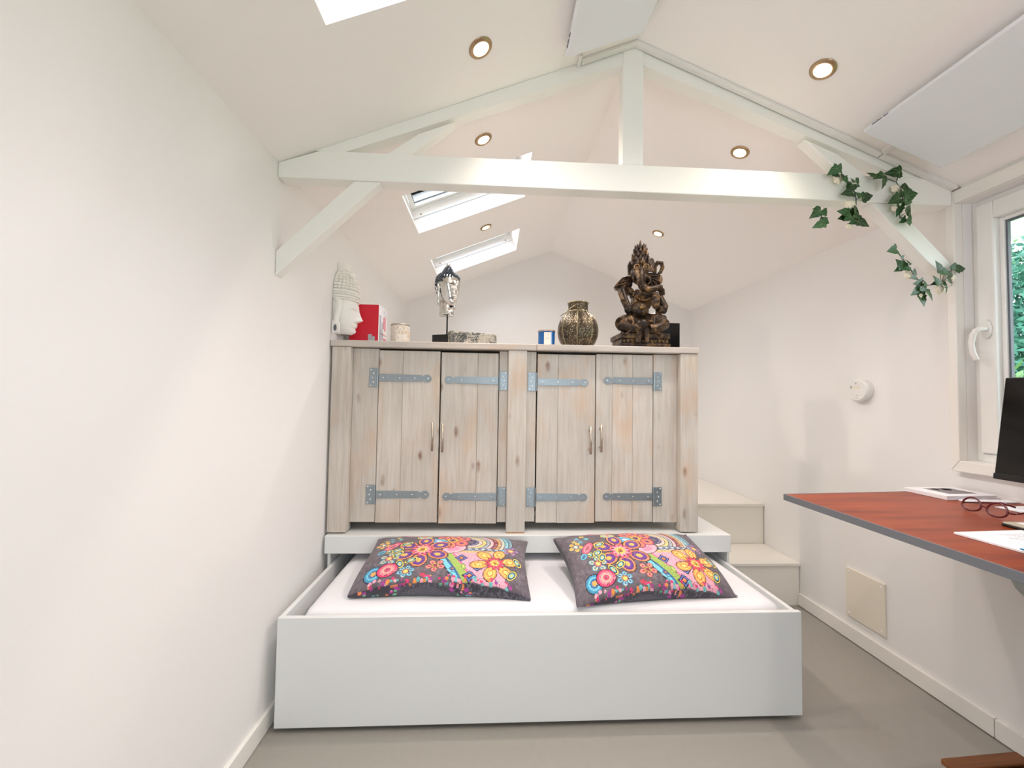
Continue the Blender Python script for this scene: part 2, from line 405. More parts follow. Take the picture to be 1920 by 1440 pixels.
# skylights in the left slope
SKN = ['skylight nearest the viewer, cut by the top of the picture', 'skylight crossed by the white tie beam', 'skylight farthest back, above the silver head']
def slope_pt(u, v, wv): return Vector((u - st * wv, v, ZE + SL * (u - XL) + ct * wv))
for i, (a, b) in enumerate(SKYL):
    base = slope_pt(SKX[0], a, 0)
    sk = thing('window_%d' % (i + 2), SKN[i], 'skylight', base, kind='structure')
    def ring(u0, u1, v0, v1, w0, w1, t, off=base):
        m_ = MB()
        for (p, q, r, s_) in ((u0, u0 + t, v0, v1), (u1 - t, u1, v0, v1), (u0 + t, u1 - t, v0, v0 + t), (u0 + t, u1 - t, v1 - t, v1)):
            vv = [slope_pt(x, y, z) - off for z in (w0, w1) for (x, y) in ((p, r), (q, r), (q, s_), (p, s_))]
            m_.add(vv, [(0, 3, 2, 1), (4, 5, 6, 7), (0, 1, 5, 4), (1, 2, 6, 5), (2, 3, 7, 6), (3, 0, 4, 7)])
        return m_
    obj('frame', ring(SKX[0], SKX[1], a, b, .13, .19, .010), M['pvc'], sk)
    sh = obj('sash', ring(SKX[0] + .012, SKX[1] - .012, a + .012, b - .012, .145, .2, .024), M['pvc'], sk)
    obj('gasket', ring(SKX[0] + .036, SKX[1] - .036, a + .036, b - .036, .165, .17, .004), M['gasket'], sk)
    pv = [slope_pt(x, y, z) - base for z in (.172, .18) for (x, y) in ((SKX[0] + .034, a + .034), (SKX[1] - .034, a + .034), (SKX[1] - .034, b - .034), (SKX[0] + .034, b - .034))]
    obj('pane', MB().add(pv, [(0, 3, 2, 1), (4, 5, 6, 7), (0, 1, 5, 4), (1, 2, 6, 5), (2, 3, 7, 6), (3, 0, 4, 7)]), M['glass'], sh)
    # lining joint and round screw caps inside the shaft
    jn = MB()
    for q in (a + .0005, b - .0025):
        vv = [slope_pt(x, y, z) - base for z in (.088, .092) for (x, y) in ((SKX[0], q), (SKX[1], q), (SKX[1], q + .002), (SKX[0], q + .002))]
        jn.add(vv, [(0, 3, 2, 1), (4, 5, 6, 7), (0, 1, 5, 4), (1, 2, 6, 5), (2, 3, 7, 6), (3, 0, 4, 7)])
    obj('lining_joint', jn, M['greyjoint'], sk)
    cp = MB()
    for u in (SKX[0] + .05, SKX[1] - .05):
        for q, dr in ((a, 1), (b, -1)):
            cp.lathe([(.007, 0), (.006, .003), (0, .004)], 10, slope_pt(u, q, .108) - base, axis=(0, dr, 0))
    obj('screw_cap', cp, M['nickel'], sk)

# cable ducts along the roof edge in front of the truss
YT = 1.445
def duct(name, p, q, label, wy=.022, h=.013):
    p, q = Vector(p), Vector(q)
    d = (q - p); n = Vector((0, -1, 0)); dn = d.cross(n).normalized()
    if dn.z > 0: dn = -dn
    m_ = MB().prism([p, p + n * wy, p + n * wy + dn * h * .75, p + n * wy * .7 + dn * h, p + dn * h], d)
    return struct(name, m_, M['plas'], label, 'trim', bev=0.0008)
def cpt(x, y, off=0.001): return (x, y, zceil(x) - off)
duct('trim_1', cpt(.313, YT), cpt(XM - .002, YT), 'short white cable duct on the left slope at the ridge')
duct('trim_2', cpt(XM + .002, YT), cpt(1.498, YT), 'long white cable duct down the right slope beside the truss')
duct('trim_3', cpt(1.502, YT), cpt(XC, YT), 'lower white cable duct above the ivy')
def duct_y(name, x, y0_, y1_, label, wx=.02, h=.014):
    m_ = MB().prism([(x - wx, y0_, zceil(x - wx) - .001), (x, y0_, zceil(x) - .001), (x, y0_, zceil(x) - h), (x - wx * .75, y0_, zceil(x - wx) - h)], (0, y1_ - y0_, 0))
    return struct(name, m_, M['plas'], label, 'trim', bev=0.0008)
duct_y('trim_4', 1.503, 1.33, YT - .024, 'stub of cable duct leading to the right ceiling panel')
duct_y('trim_5', XC + .034, YF, YT - .024, 'white duct along the eave above the window', .03, .018)
struct('trim_6', MB().box(.300, .313, YT - .045, YT, zceil(.306) - .014, zceil(.306) + .002), M['plas'], 'end block of the cable duct on the left slope', 'trim')

# ================================================================== ROOF TRUSS
tr = thing('roof_truss', 'white painted timber roof truss spanning the room', 'roof truss', (XM, YT, 1.987))
OT = parent_origin(tr)
def tpart(name, poly, y0_, y1_, bev=0.003):
    m_ = MB().prism([(x - OT.x, y0_ - OT.y, z - OT.z) for x, z in poly], (0, y1_ - y0_, 0))
    return obj(name, m_, M['timber'], tr, bev)
XLe, XRe = XL + .001, XC - .001
tpart('tie_beam', [(XLe, 1.987), (XRe, 1.987), (XRe, zceil(XRe) - .0008), (1.700, 2.092), (-.640, 2.092), (XLe, zceil(XLe) - .0008)], YT, YT + .058)
tpart('king_post', [(.479, 2.0922), (.560, 2.0922), (.560, zceil(.560) - .0008), (XM, ZR - .0008), (.479, zceil(.479) - .0008)], YT + .001, YT + .05)
RO = .064
tpart('rafter', [(-.66, 2.0925), (-.655 + .1, 2.0925), (.4788, zceil(.4788) - RO), (.4788, zceil(.4788) - .0008), (-.66, zceil(-.66) - .0008)], YT + .004, YT + .05)
tpart('rafter', [(1.71, 2.0925), (1.605, 2.0925), (.5602, zceil(.5602) - RO), (.5602, zceil(.5602) - .0008), (1.71, zceil(1.71) - .0008)], YT + .004, YT + .05)
def brace(sx):
    f = lambda x: x if sx > 0 else 2 * XM - x
    e = XLe if sx > 0 else 2 * XM - (XC - .002)
    k = (-.528 + .781) and 1.0
    # below the tie
    tpart('brace', [(f(e), 1.726 + (e + .781)), (f(e), 1.640 + (e + .778)), (f(-.424), 1.9868), (f(-.518), 1.9868)], YT + .006, YT + .05)
    tpart('brace', [(f(-.405), 2.0922), (f(-.316), 2.0922), (f(-.155), zceil(-.155) - RO - .001), (f(-.288), zceil(-.288) - RO - .001)], YT + .006, YT + .05)
brace(1); brace(-1)

# ================================================================== DOWNLIGHTS
DL = [(-.057, 1.247, 'front left recessed spotlight, near the skylight at the top of the picture'), (-.058, 1.700, 'left recessed spotlight just behind the white truss'), (-.060, 2.596, 'left recessed spotlight between the two far skylights'),
      (1.106, 1.251, 'front right recessed spotlight beside the hanging ceiling panel'), (1.108, 1.704, 'right recessed spotlight just behind the white truss'), (1.110, 2.595, 'right recessed spotlight above the dark statue'),
      (-.057, 0.35, 'left recessed spotlight above the viewer'), (1.106, 0.35, 'right recessed spotlight above the viewer')]
ring_me = MB().lathe([(.0265, -.004), (.0275, -.0065), (.032, -.006), (.039, -.0025), (.040, 0)], 32, caps=False).mesh('ring'); ring_me.materials.append(M['ring'])
for p in ring_me.polygons: p.use_smooth = True
cup_me = MB().lathe([(.0265, -.0045), (.0255, -.001), (.0235, .003)], 32, caps=False).mesh('reflector'); cup_me.materials.append(M['nickel'])
lamp_me = MB().lathe([(.0, -.0012), (.0232, -.0012)], 28, caps=False).mesh('lamp'); lamp_me.materials.append(M['lamp'])
for i, (x, y, lab) in enumerate(DL):
    s_ = 1 if x < XM else -1
    n = Vector((-st * s_, 0, ct))                       # out of the room
    base = Vector((x, y, zceil(x))) - n * 0.0005
    t = thing('recessed_spotlight', lab, 'ceiling light', base, group='recessed ceiling spotlights')
    t.rotation_euler = Vector((0, 0, 1)).rotation_difference(n).to_euler()
    obj('ring', ring_me, None, t); obj('reflector', cup_me, None, t); obj('lamp', lamp_me, None, t)
    L = bpy.data.lights.new('spot_beam', 'SPOT'); L.energy = SPOT_W; L.color = (1.0, 0.87, 0.80); L.spot_size = math.radians(146); L.spot_blend = 1.0; L.shadow_soft_size = 0.024
    lo = bpy.data.objects.new('spot_beam', L); COL.objects.link(lo); lo.parent = t; lo.location = (0, 0, -0.012)
    if abs(y - 1.249) < .01: lo.rotation_euler = (-0.36, 0, 0)          # first pair swivelled towards the viewer

# ================================================================== HEATING PANELS
def panel(name, label, u0, u1, v0, v1, fn, gap, thick):
    off = fn(u0, v0, -gap)
    t = thing(name, label, 'heating panel', off)
    def bx(a, b, c, d, w0, w1):
        vv = [fn(x, y, z) - off for z in (w0, w1) for (x, y) in ((a, c), (b, c), (b, d), (a, d))]
        return MB().add(vv, [(0, 3, 2, 1), (4, 5, 6, 7), (0, 1, 5, 4), (1, 2, 6, 5), (2, 3, 7, 6), (3, 0, 4, 7)])
    obj('plate', bx(u0, u1, v0, v1, -gap - thick, -gap), M['panelw'], t, 0.006, seg=3)
    for (a, c) in ((u0 + .08, v0 + .1), (u1 - .1, v0 + .1), (u0 + .08, v1 - .12), (u1 - .1, v1 - .12)):
        obj('standoff', bx(a, a + .02, c, c + .02, -gap, -.0005), M['plas'], t)
    return t, bx
tp, bx = panel('heating_panel', 'white infrared heating panel hung under the right ceiling slope', 1.355, 1.66, -.1, 1.348, right, .032, .016)
lg = MB()
for k in range(9):
    yy = 1.305 - k * .006 - (.004 if k > 5 else 0)
    q = bx(1.3538, 1.3545, yy, yy + .004, -.046, -.046 + (.005 if k % 3 else .007)); lg.add(q.v, q.f)
obj('print', lg, M['gasket'], tp)
tp, bx = panel('heating_panel', 'white infrared heating panel on the left slope against the ridge', .222, .505, -.1, 1.345, left, .032, .016)
lg = MB()
for k in range(9):
    yy = 1.300 - k * .006 - (.004 if k > 5 else 0)
    q = bx(.2205, .2213, yy, yy + .004, -.046, -.046 + (.005 if k % 3 else .007)); lg.add(q.v, q.f)
obj('print', lg, M['gasket'], tp)

# ================================================================== PLATFORM, STEPS
YP, ZP = 1.925, 0.536
pl = thing('bed_platform', 'white raised platform deck the cabinet stands on', 'platform', (0.2, YP, 0))
box('deck', M['lam'], pl, -.776, 1.197, YP, YB - .002, .452, ZP, 0.003)
box('side_panel', M['lam'], pl, -.768, -.750 - .004, YP + .02, YB - .02, 0.0, .4518, 0.0015)
box('side_panel', M['lam'], pl, 1.1835, 1.1935, YP + .012, YB - .02, 0.0, .4518, 0.0015)
sp = thing('stairs', 'two white wooden steps rising beside the cabinet to the platform', 'stairs', (1.5, 2.276, 0))
def step(y0_, y1_, z, zb):
    box('tread', M['step'], sp, 1.1985, XR - .002, y0_, y1_, z - .018, z, 0.003)
    box('riser', M['step'], sp, 1.1985, XR - .004, y0_ + .012, y0_ + .03, zb, z - .0185, 0.001)
step(2.276, 2.600, .25, 0.0); step(2.583, YB - .002, .516, .2505)

# ================================================================== TRUNDLE BED
YBX = 1.475; X0, X1 = -.750, 1.193; ZB0, ZB1 = .018, .4015
bd = thing('trundle_bed', 'white pull-out bed box drawn from under the platform', 'bed', (0.22, YBX, 0))
T = .018
box('front_panel', M['lam'], bd, X0, X1, YBX, YBX + T, ZB0, ZB1, 0.002)
box('side_panel', M['lam'], bd, X0, X0 + T, YBX + T + .0004, 2.36, ZB0 + .01, ZB1 - .0015, 0.001)
box('side_panel', M['lam'], bd, X1 - T - .012, X1 - .012, YBX + T + .0004, 2.36, ZB0 + .01, ZB1 - .0015, 0.001)
box('back_panel', M['lam'], bd, X0, X1 - .012, 2.3605, 2.378, ZB0 + .01, ZB1 - .002, 0.001)
box('bottom_board', M['lam'], bd, X0 + T + .0005, X1 - T - .0125, YBX + T + .0005, 2.36, .19, .205, 0.001)
for x in (X0 + .1, X1 - .1):
    for y in (YBX + .16, 2.26):
        cb_ = MB().lathe([(.0, -.01), (.02, -.01), (.025, -.006), (.025, .006), (.02, .01), (0, .01)], 16, (x - .22, y - YBX, .025), axis=(1, 0, 0))
        cb_.box(x - .22 - .016, x - .22 - .012, y - YBX - .012, y - YBX + .012, .02, .19); cb_.box(x - .22 + .012, x - .22 + .016, y - YBX - .012, y - YBX + .012, .02, .19)
        obj('caster', cb_, M['black'], bd)
# mattress: rounded slab with a slightly wavy sheet
def rounded_slab(nx, ny, x0, x1, y0, y1, zb, zt, r, seed=1, wav=.004):
    rg = np.random.RandomState(seed); m_ = MB(); hx, hy = (x1 - x0) / 2, (y1 - y0) / 2; cx, cy = (x0 + x1) / 2, (y0 + y1) / 2
    rows = []; V = []; F = []
    prof = [(0.0, 0.0)] + [(r * (1 - math.cos(a)), 0) for a in ()]
    # top grid
    us = np.linspace(-1, 1, nx); vs = np.linspace(-1, 1, ny)
    ph = rg.rand(6) * 6
    for j in range(ny):
        for i in range(nx):
            x, y = us[i] * hx, vs[j] * hy
            dx, dy = hx - abs(x), hy - abs(y)
            ed = 0.0
            for d in (dx, dy):
                if d < r: ed += r - math.sqrt(max(0, r * r - (r - d) ** 2))
            z = zt - min(ed, r * 1.2) + wav * (math.sin(5 * x + ph[0] + 3 * y) * math.sin(7 * y + ph[1]) + .5 * math.sin(17 * x + ph[2] - 9 * y))
            V.append((cx + x, cy + y, z))
    for j in range(ny - 1):
        for i in range(nx - 1):
            a = j * nx + i; F.append((a, a + 1, a + nx + 1, a + nx))
    b0 = len(V); edge = [i for i in range(nx)] + [j * nx + nx - 1 for j in range(1, ny)] + [(ny - 1) * nx + i for i in range(nx - 2, -1, -1)] + [j * nx for j in range(ny - 2, 0, -1)]
    n = len(edge)
    for e in edge: V.append((V[e][0], V[e][1], zb))
    for k in range(n): F.append((edge[(k + 1) % n], edge[k], b0 + k, b0 + (k + 1) % n))
    F.append(tuple(b0 + k for k in range(n - 1, -1, -1)))
    return m_.add(V, F)
ZM = .412
cxm, cym = .235, 1.93
mt = rounded_slab(110, 60, -.685 - cxm, 1.148 - cxm, YBX + T + .006 - cym, 2.34 - cym, .206 - .206, ZM - .206, .045, 3, .0022)
mo = obj('mattress', mt, M['sheet'], None, smooth=True); mo.location = (cxm, cym, .206)
tag(mo, 'white sheeted mattress lying in the pull-out bed box', 'mattress')

# ================================================================== PILLOWS (printed cover painted as a colour attribute)
def paint_pillow(nu, nv):
    U, V = np.meshgrid(np.linspace(0, 1, nu), np.linspace(0, 1, nv), indexing='xy')
    A = 0.58                                            # depth / width, so circles stay round on the cloth
    rg = np.random.RandomState(5)
    img = np.zeros((nv, nu, 3)); img[:] = (104, 95, 102)
    # pale damask on the grey ground
    nz_ = rg.rand(60, 60); iu = (U * 59).astype(int); iv = (V * 59 * .6).astype(int)
    img += ((nz_[iv, iu] - .5) * 16)[..., None]
    d = np.zeros_like(U)
    for k in range(190):
        cx, cy, r = rg.rand(), rg.rand(), .010 + .016 * rg.rand()
        dx, dy = U - cx, (V - cy) * A; rr = np.hypot(dx, dy); ph = np.arctan2(dy, dx)
        d = np.maximum(d, (rr < r * np.abs(np.cos(3 * ph + k)) ** 6).astype(float))
    img[d > 0] = (134, 124, 132)
    def put(mask, c): img[mask] = c
    def pol(cx, cy): 
        dx, dy = U - cx, (V - cy) * A; return np.hypot(dx, dy), np.arctan2(dy, dx)
    def ellipse(cx, cy, a, b, ang, cols):
        dx, dy = U - cx, (V - cy) * A; c, s = math.cos(ang), math.sin(ang); x, y = dx * c + dy * s, -dx * s + dy * c
        q = np.sqrt((x / a) ** 2 + (y / b) ** 2); put(q < 1.1, (46, 40, 50))
        for k, col in enumerate(cols): put(q < 1 - k * .9 / len(cols), col)
    def flower(cx, cy, R, n, cols, core, ph0=0.0, pw=.27):
        for q in range(n):
            a = ph0 + 2 * math.pi * q / n
            ellipse(cx + math.cos(a) * R * .66, cy + math.sin(a) * R * .66 / A, R * .36, R * pw, a, cols)
        r, p = pol(cx, cy); s2 = .82 + .18 * np.cos(11 * p)
        put(r < R * .42 * s2 + .005, (90, 30, 50))
        for k, c in enumerate(core): put(r < R * .42 * s2 * (1 - .25 * k), c)
    # rainbow of lace arcs, upper right
    r, p = pol(.635, .70); arc = (p > -1.75) & (p < 2.6)
    ringc = [(60, 54, 110), (214, 196, 190), (226, 206, 120), (160, 168, 178), (218, 190, 190), (150, 52, 66), (214, 160, 96), (196, 196, 180), (120, 196, 214), (96, 150, 170)]
    for k in range(len(ringc) - 1, -1, -1):
        rad = .055 + k * .0245; mk = (r < rad) & arc & (r > rad - .032)
        put(mk, ringc[k]); put(mk & (np.abs(r - rad + .002) < .0025), (60, 50, 70)); put(mk & (np.abs(np.sin(p * (30 + 9 * k))) < .25) & (np.abs(r - rad + .011) < .006), (240, 232, 224))
    # mauve paisley along the back left
    ellipse(.33, .95, .17, .05, .05, [(150, 110, 130), (204, 140, 150), (196, 180, 120), (140, 70, 110)])
    # ribbon with diamonds
    x = (U - .47) * 1.0; y = (.42 - V) * A; band = x - y * .55
    lower = (V < .46) & (V > .0)
    for lo, hi, c in ((-.03, .005, (126, 206, 226)), (.005, .02, (54, 110, 160)), (.02, .07, (164, 190, 96)), (.07, .085, (226, 120, 160)), (.085, .33, (240, 172, 190))):
        put((band > lo) & (band < hi) & lower & (U < .86), c)
    put((np.abs(band + .034) < .006) & lower & (np.sin(V * 90) > 0), (40, 44, 60))
    for cx, cy, s_ in ((.60, .34, .04), (.70, .20, .045), (.66, .06, .04), (.56, .15, .022)):
        q = np.abs(U - cx) + np.abs(V - cy) * A; put(q < s_, (36, 36, 84)); put(q < s_ * .8, (120, 140, 210)); put(q < s_ * .6, (40, 40, 90)); put(q < s_ * .35, (240, 150, 90))
    ellipse(.62, .19, .012, .028, .3, [(150, 180, 80), (200, 210, 120)])
    put((np.abs(V - .47) < .022) & (U > .5) & (U < .8), (216, 186, 130)); put((np.abs(V - .53) < .026) & (U > .52) & (U < .84), (90, 110, 140)); put((np.abs(V - .53) < .012) & (U > .52) & (U < .84) & (np.sin(U * 150) > 0), (210, 214, 220))
    ellipse(.545, .52, .075, .045, .5, [(250, 186, 200), (246, 150, 178)])
    # flowers
    flower(.52, .74, .115, 6, [(232, 92, 126), (244, 150, 96), (238, 120, 110), (118, 70, 130)], [(236, 168, 96), (230, 200, 90), (130, 60, 110), (64, 48, 90)], .4, .34)
    ellipse(.44, .70, .06, .04, -.5, [(126, 206, 228), (96, 170, 214), (214, 232, 240)])
    flower(.355, .50, .175, 6, [(240, 146, 96), (98, 58, 136), (120, 70, 156), (238, 190, 90)], [(238, 90, 130), (248, 160, 176), (232, 204, 90), (180, 110, 60)], .52, .27)
    flower(.80, .28, .145, 6, [(242, 158, 84), (248, 204, 110), (236, 150, 76), (250, 220, 130)], [(222, 60, 96), (236, 100, 116), (246, 214, 96), (190, 140, 60)], .25, .25)
    ellipse(.335, .82, .05, .032, .1, [(228, 208, 96), (112, 196, 216), (226, 206, 150), (230, 90, 130)])
    flower(.17, .34, .06, 5, [(120, 190, 214), (232, 206, 110), (90, 140, 190)], [(236, 110, 140), (248, 210, 110)], .2, .3)
    flower(.46, .20, .055, 5, [(240, 120, 120), (248, 170, 140), (200, 60, 100)], [(240, 210, 100), (150, 60, 90)], .9, .3)
    flower(.08, .66, .05, 5, [(238, 206, 110), (244, 160, 90)], [(96, 170, 214), (240, 230, 200)], .9, .3)
    flower(.30, .12, .05, 6, [(96, 170, 200), (170, 214, 220), (60, 110, 160)], [(238, 150, 90), (248, 220, 120)], .3, .3)
    flower(.90, .56, .055, 5, [(150, 110, 160), (196, 160, 190), (110, 70, 130)], [(238, 150, 110), (248, 210, 130)], .1, .3)
    for cx, cy, an in ((.31, .30, .7), (.14, .50, 2.2), (.90, .14, .9), (.94, .34, 2.0), (.215, .42, 1.0), (.25, .24, 1.9), (.24, .64, .4), (.2, .5, .6)):
        ellipse(cx, cy, .042, .022, an, [(230, 210, 110), (60, 60, 70), (120, 200, 220), (226, 206, 120)])
    ellipse(.115, .13, .052, .05, 0, [(64, 150, 190), (120, 200, 224), (60, 120, 170), (242, 170, 90)])
    ellipse(.19, .16, .058, .052, .3, [(232, 70, 116), (244, 140, 150), (250, 176, 160), (200, 70, 110)])
    ellipse(.15, .60, .07, .028, .9, [(226, 96, 130), (240, 150, 160), (190, 90, 110)])
    ellipse(.10, .47, .03, .02, .9, [(110, 190, 210), (70, 120, 160)])
    for cx, cy, c in ((.12, .82, (120, 196, 214)), (.16, .86, (236, 206, 100)), (.09, .76, (236, 206, 110)), (.13, .74, (110, 180, 210)), (.18, .79, (120, 200, 210)), (.40, .06, (232, 60, 90))):
        r, p = pol(cx, cy); put(r < .021 * (.65 + .35 * np.cos(5 * p)), c)
    # confetti towards the front seam
    for k in range(70):
        cx = .1 + .8 * rg.rand(); cy = .05 * rg.rand() ** 1.5; r, p = pol(cx, cy); put(r < .004 + .008 * rg.rand(), [(222, 60, 120), (236, 150, 80), (110, 190, 190), (170, 70, 150), (240, 170, 190)][k % 5])
    # drawn pen lines over the coloured motifs
    wob = np.sin(31 * U + 3 * np.sin(17 * V)) + np.sin(23 * V * A * 1.7 + 4 * np.sin(13 * U)) + .6 * np.sin(47 * (U + V * A))
    sat = img.max(-1) - img.min(-1)
    ln_ = (np.abs(np.sin(3.2 * wob)) < .13) & (sat > 30)
    img[ln_] = img[ln_] * .45 + np.array((20, 10, 20))
    hl = (np.abs(np.cos(4.1 * wob + 1)) < .06) & (sat > 30)
    img[hl] = img[hl] * .5 + np.array((125, 120, 105))
    top = img.copy()
    # underside: slate with a scalloped lace arch and confetti
    img = np.zeros((nv, nu, 3)); img[:] = (62, 60, 70)
    d = np.zeros_like(U)
    for k in range(60):
        cx, cy, r0 = .62 + .38 * rg.rand(), .5 * rg.rand(), .02 + .02 * rg.rand()
        r, p = pol(cx, cy); d = np.maximum(d, (np.abs(r - r0 * (.5 + .5 * np.abs(np.cos(3 * p)))) < .003).astype(float))
    img[d > 0] = (108, 104, 116)
    r, p = pol(.42, .34)
    put(r < .23, (84, 82, 92)); put((np.abs(r - .225) < .01) & (np.sin(p * 60) > 0), (46, 44, 54)); put((np.abs(r - .19) < .012), (70, 68, 78)); put((r < .19) & (np.sin(p * 50) * np.sin(r * 260) > .5), (110, 108, 118))
    for k in range(150):
        cx = .05 + .62 * rg.rand(); cy = .32 * rg.rand() ** 1.3; r, p = pol(cx, cy); r2 = math.hypot(cx - .42, (cy - .34) * A)
        if r2 < .21: continue
        put(r < .005 + .009 * rg.rand(), [(226, 60, 120), (236, 140, 80), (100, 190, 190), (170, 60, 150), (240, 150, 190), (120, 190, 150)][k % 6])
    return top, img
YC0 = 1.95
PN = (440, 330)
PTOP, PBOT = paint_pillow(*PN)
def s2l(a):
    a = a / 255.0; return np.where(a <= .04045, a / 12.92, ((a + .055) / 1.055) ** 2.4)
def cloth_mat():
    m, nt, b = newmat('printed_cotton_cover'); N = nt.nodes; L = nt.links
    at_ = N.new('ShaderNodeVertexColor'); at_.layer_name = 'print'
    L.new(at_.outputs['Color'], b.inputs['Base Color']); b.inputs['Roughness'].default_value = .85
    b.inputs['Sheen Weight'].default_value = .15
    tc = N.new('ShaderNodeTexCoord'); nz = N.new('ShaderNodeTexNoise'); nz.inputs['Scale'].default_value = 16; nz.inputs['Detail'].default_value = 5
    L.new(tc.outputs['Object'], nz.inputs['Vector'])
    bp = N.new('ShaderNodeBump'); bp.inputs['Strength'].default_value = .35; bp.inputs['Distance'].default_value = .012
    L.new(nz.outputs['Fac'], bp.inputs['Height']); L.new(bp.outputs['Normal'], b.inputs['Normal'])
    return m
M['print'] = cloth_mat()
def pillow(name, label, loc, rot, a, b, tt, tb, seed):
    nu, nv = PN; rg = np.random.RandomState(seed)
    u, v = np.meshgrid(np.linspace(-1, 1, nu), np.linspace(-1, 1, nv), indexing='xy')
    # finer rows at the seam
    u = np.sin(u * math.pi / 2) * .6 + u * .4; v = np.sin(v * math.pi / 2) * .92 + v * .08
    x = a * u * (1 - .055 * (1 - v ** 2) * u ** 2); y = b * v * (1 - .085 * (1 - u ** 2) * v ** 2)
    env = np.clip((1 - u ** 2) * (1 - v ** 2), 0, 1)
    p1, p2, p3 = rg.rand(3) * 6
    lump = 1 + .05 * np.sin(3 * u + p1) * np.sin(2.5 * v + p2) + .025 * np.sin(9 * u + 4 * v + p3)
    wr = .006 * np.sin(24 * u + 3 * np.sin(3 * v + p1)) * np.exp(-((1 - np.abs(v)) / .12) ** 2) * (1 - u ** 4)
    sag = .012 * (np.abs(u) ** 3)
    arch = -np.where(v < 0, .052, .012) * (np.abs(u) ** 2.5 * np.abs(v) ** 2.5)                 # corners droop
    zt = tt * env ** .42 * lump + wr * .5 + arch; zb = -tb * env ** .28 + wr * .3 + arch
    n = nu * nv
    from mathutils import Euler
    Rm_ = np.array(Euler(rot).to_matrix())
    V = np.zeros((2 * n, 3)); V[:n, 0] = x.ravel(); V[:n, 1] = y.ravel(); V[:n, 2] = zt.ravel()
    V[n:, 0] = x.ravel(); V[n:, 1] = y.ravel(); V[n:, 2] = zb.ravel() - .0006
    V = V @ Rm_.T + np.array(loc)
    # the cloth rests on the mattress and on the front of the platform
    over = V[:, 1] > YP - .004
    V[:, 1] = np.where(V[:, 2] <= ZP - .010, np.minimum(V[:, 1], YP - .0045), np.minimum(V[:, 1], YC0 - .004))
    rest = np.where(V[:, 1] > YP - .004, np.where(V[:, 2] > ZP - .010, ZP + .003, 0), 0); rest = np.maximum(rest, ZM + .004)
    lo_ = np.maximum(V[n:, 2], rest[n:]); V[:n, 2] = np.maximum(V[:n, 2], np.maximum(rest[:n], lo_) + .0008); V[n:, 2] = lo_
    V -= np.array(loc)
    i = np.arange(nu - 1); j = np.arange(nv - 1); I, J = np.meshgrid(i, j); k = (J * nu + I).ravel()
    q = np.stack([k, k + 1, k + nu + 1, k + nu], 1); q2 = np.stack([k + nu, k + nu + 1, k + 1, k], 1) + n
    e = np.concatenate([np.arange(nu - 1), np.arange(nv - 1) * nu + nu - 1, (nv - 1) * nu + np.arange(nu - 1, 0, -1), np.arange(nv - 1, 0, -1) * nu])
    e2 = np.roll(e, -1); q3 = np.stack([e2, e, e + n, e2 + n], 1)
    F = np.concatenate([q, q2, q3]).astype(np.int32)
    me = bpy.data.meshes.new(name); me.vertices.add(len(V)); me.vertices.foreach_set('co', V.ravel())
    me.loops.add(F.size); me.loops.foreach_set('vertex_index', F.ravel()); me.polygons.add(len(F))
    me.polygons.foreach_set('loop_start', np.arange(0, F.size, 4, dtype=np.int32)); me.polygons.foreach_set('use_smooth', np.ones(len(F), bool)); me.update(calc_edges=True)
    ca_ = me.color_attributes.new('print', 'FLOAT_COLOR', 'POINT')
    C = np.ones((2 * n, 4))
    def arc(z_):
        dd = np.zeros_like(z_); dd[1:] = np.cumsum(np.hypot(np.diff(y, axis=0), np.diff(z_, axis=0)), axis=0); return np.clip(dd / (2 * b * 1.15), 0, 1) * 2 - 1
    def samp(img, v):
        iu = np.clip(((u + 1) / 2 * (nu - 1)).round().astype(int), 0, nu - 1); iv = np.clip(((v + 1) / 2 * (nv - 1)).round().astype(int), 0, nv - 1)
        return s2l(img[iv, iu]).reshape(-1, 3)
    C[:n, :3] = samp(PTOP, v); C[n:, :3] = samp(PBOT, arc(zb)); ca_.data.foreach_set('color', C.ravel())
    me.materials.append(M['print'])
    o = bpy.data.objects.new(name, me); COL.objects.link(o); o.location = loc
    return tag(o, label, 'pillow', 'printed pillows on the pull-out bed')
pillow('pillow', 'flower printed grey pillow on the mattress, nearer the left wall', (-.182, 1.732, .503), (math.radians(9), 0, math.radians(-3)), .355, .178, .044, .100, 2)
pillow('pillow', 'flower printed grey pillow turned askew on the mattress, nearer the steps', (.652, 1.702, .502), (math.radians(15), math.radians(1), math.radians(6)), .338, .190, .058, .095, 9)

# ================================================================== CABINET
YC0 = 1.95; YC1 = 2.42; ZC0 = ZP + .006; ZTB, ZTT = 1.437, 1.468
cab = thing('cabinet', 'whitewashed plank cabinet with four strap hinged doors', 'cabinet', (.13, YC0, ZP))
for a, b in ((-.779, -.689), (.079, .171), (.952, 1.043)):
    box('post', M['wood'], cab, a, b, YC0, YC0 + .07, ZC0, ZTB - .0005, 0.004)
for a, b in ((-.779, -.72), (.985, 1.043)):
    box('rear_post', M['wood'], cab, a, b, YC1 - .06, YC1 - .002, ZC0, ZTB - .0005, 0.003)
for x in (-.745, 1.008):
    g = obj('glide', MB().lathe([(.012, 0), (.012, .004), (.007, .006)], 14), M['plas'], cab); g.location = (x - .13, .035, .0)
for x in (-.75, 1.015):
    g = obj('glide', MB().lathe([(.012, 0), (.012, .004), (.007, .006)], 14), M['plas'], cab); g.location = (x - .13, YC1 - YC0 - .03, .0)
box('foot_block', M['woodend'], cab, .082, .168, YC0 + .003, YC0 + .068, ZP + .0003, ZC0 - .0002, 0.001)
box('top_board', M['woodx'], cab, -.786, .2185, YC0 - .005, YC1, ZTB, ZTT, 0.004)
box('top_board', M['woodx'], cab, .2195, 1.048, YC0 - .005, YC1, ZTB + .001, ZTT + .001, 0.004)
ZD0, ZD1 = .581, 1.428; YD = 1.985; PT = .022
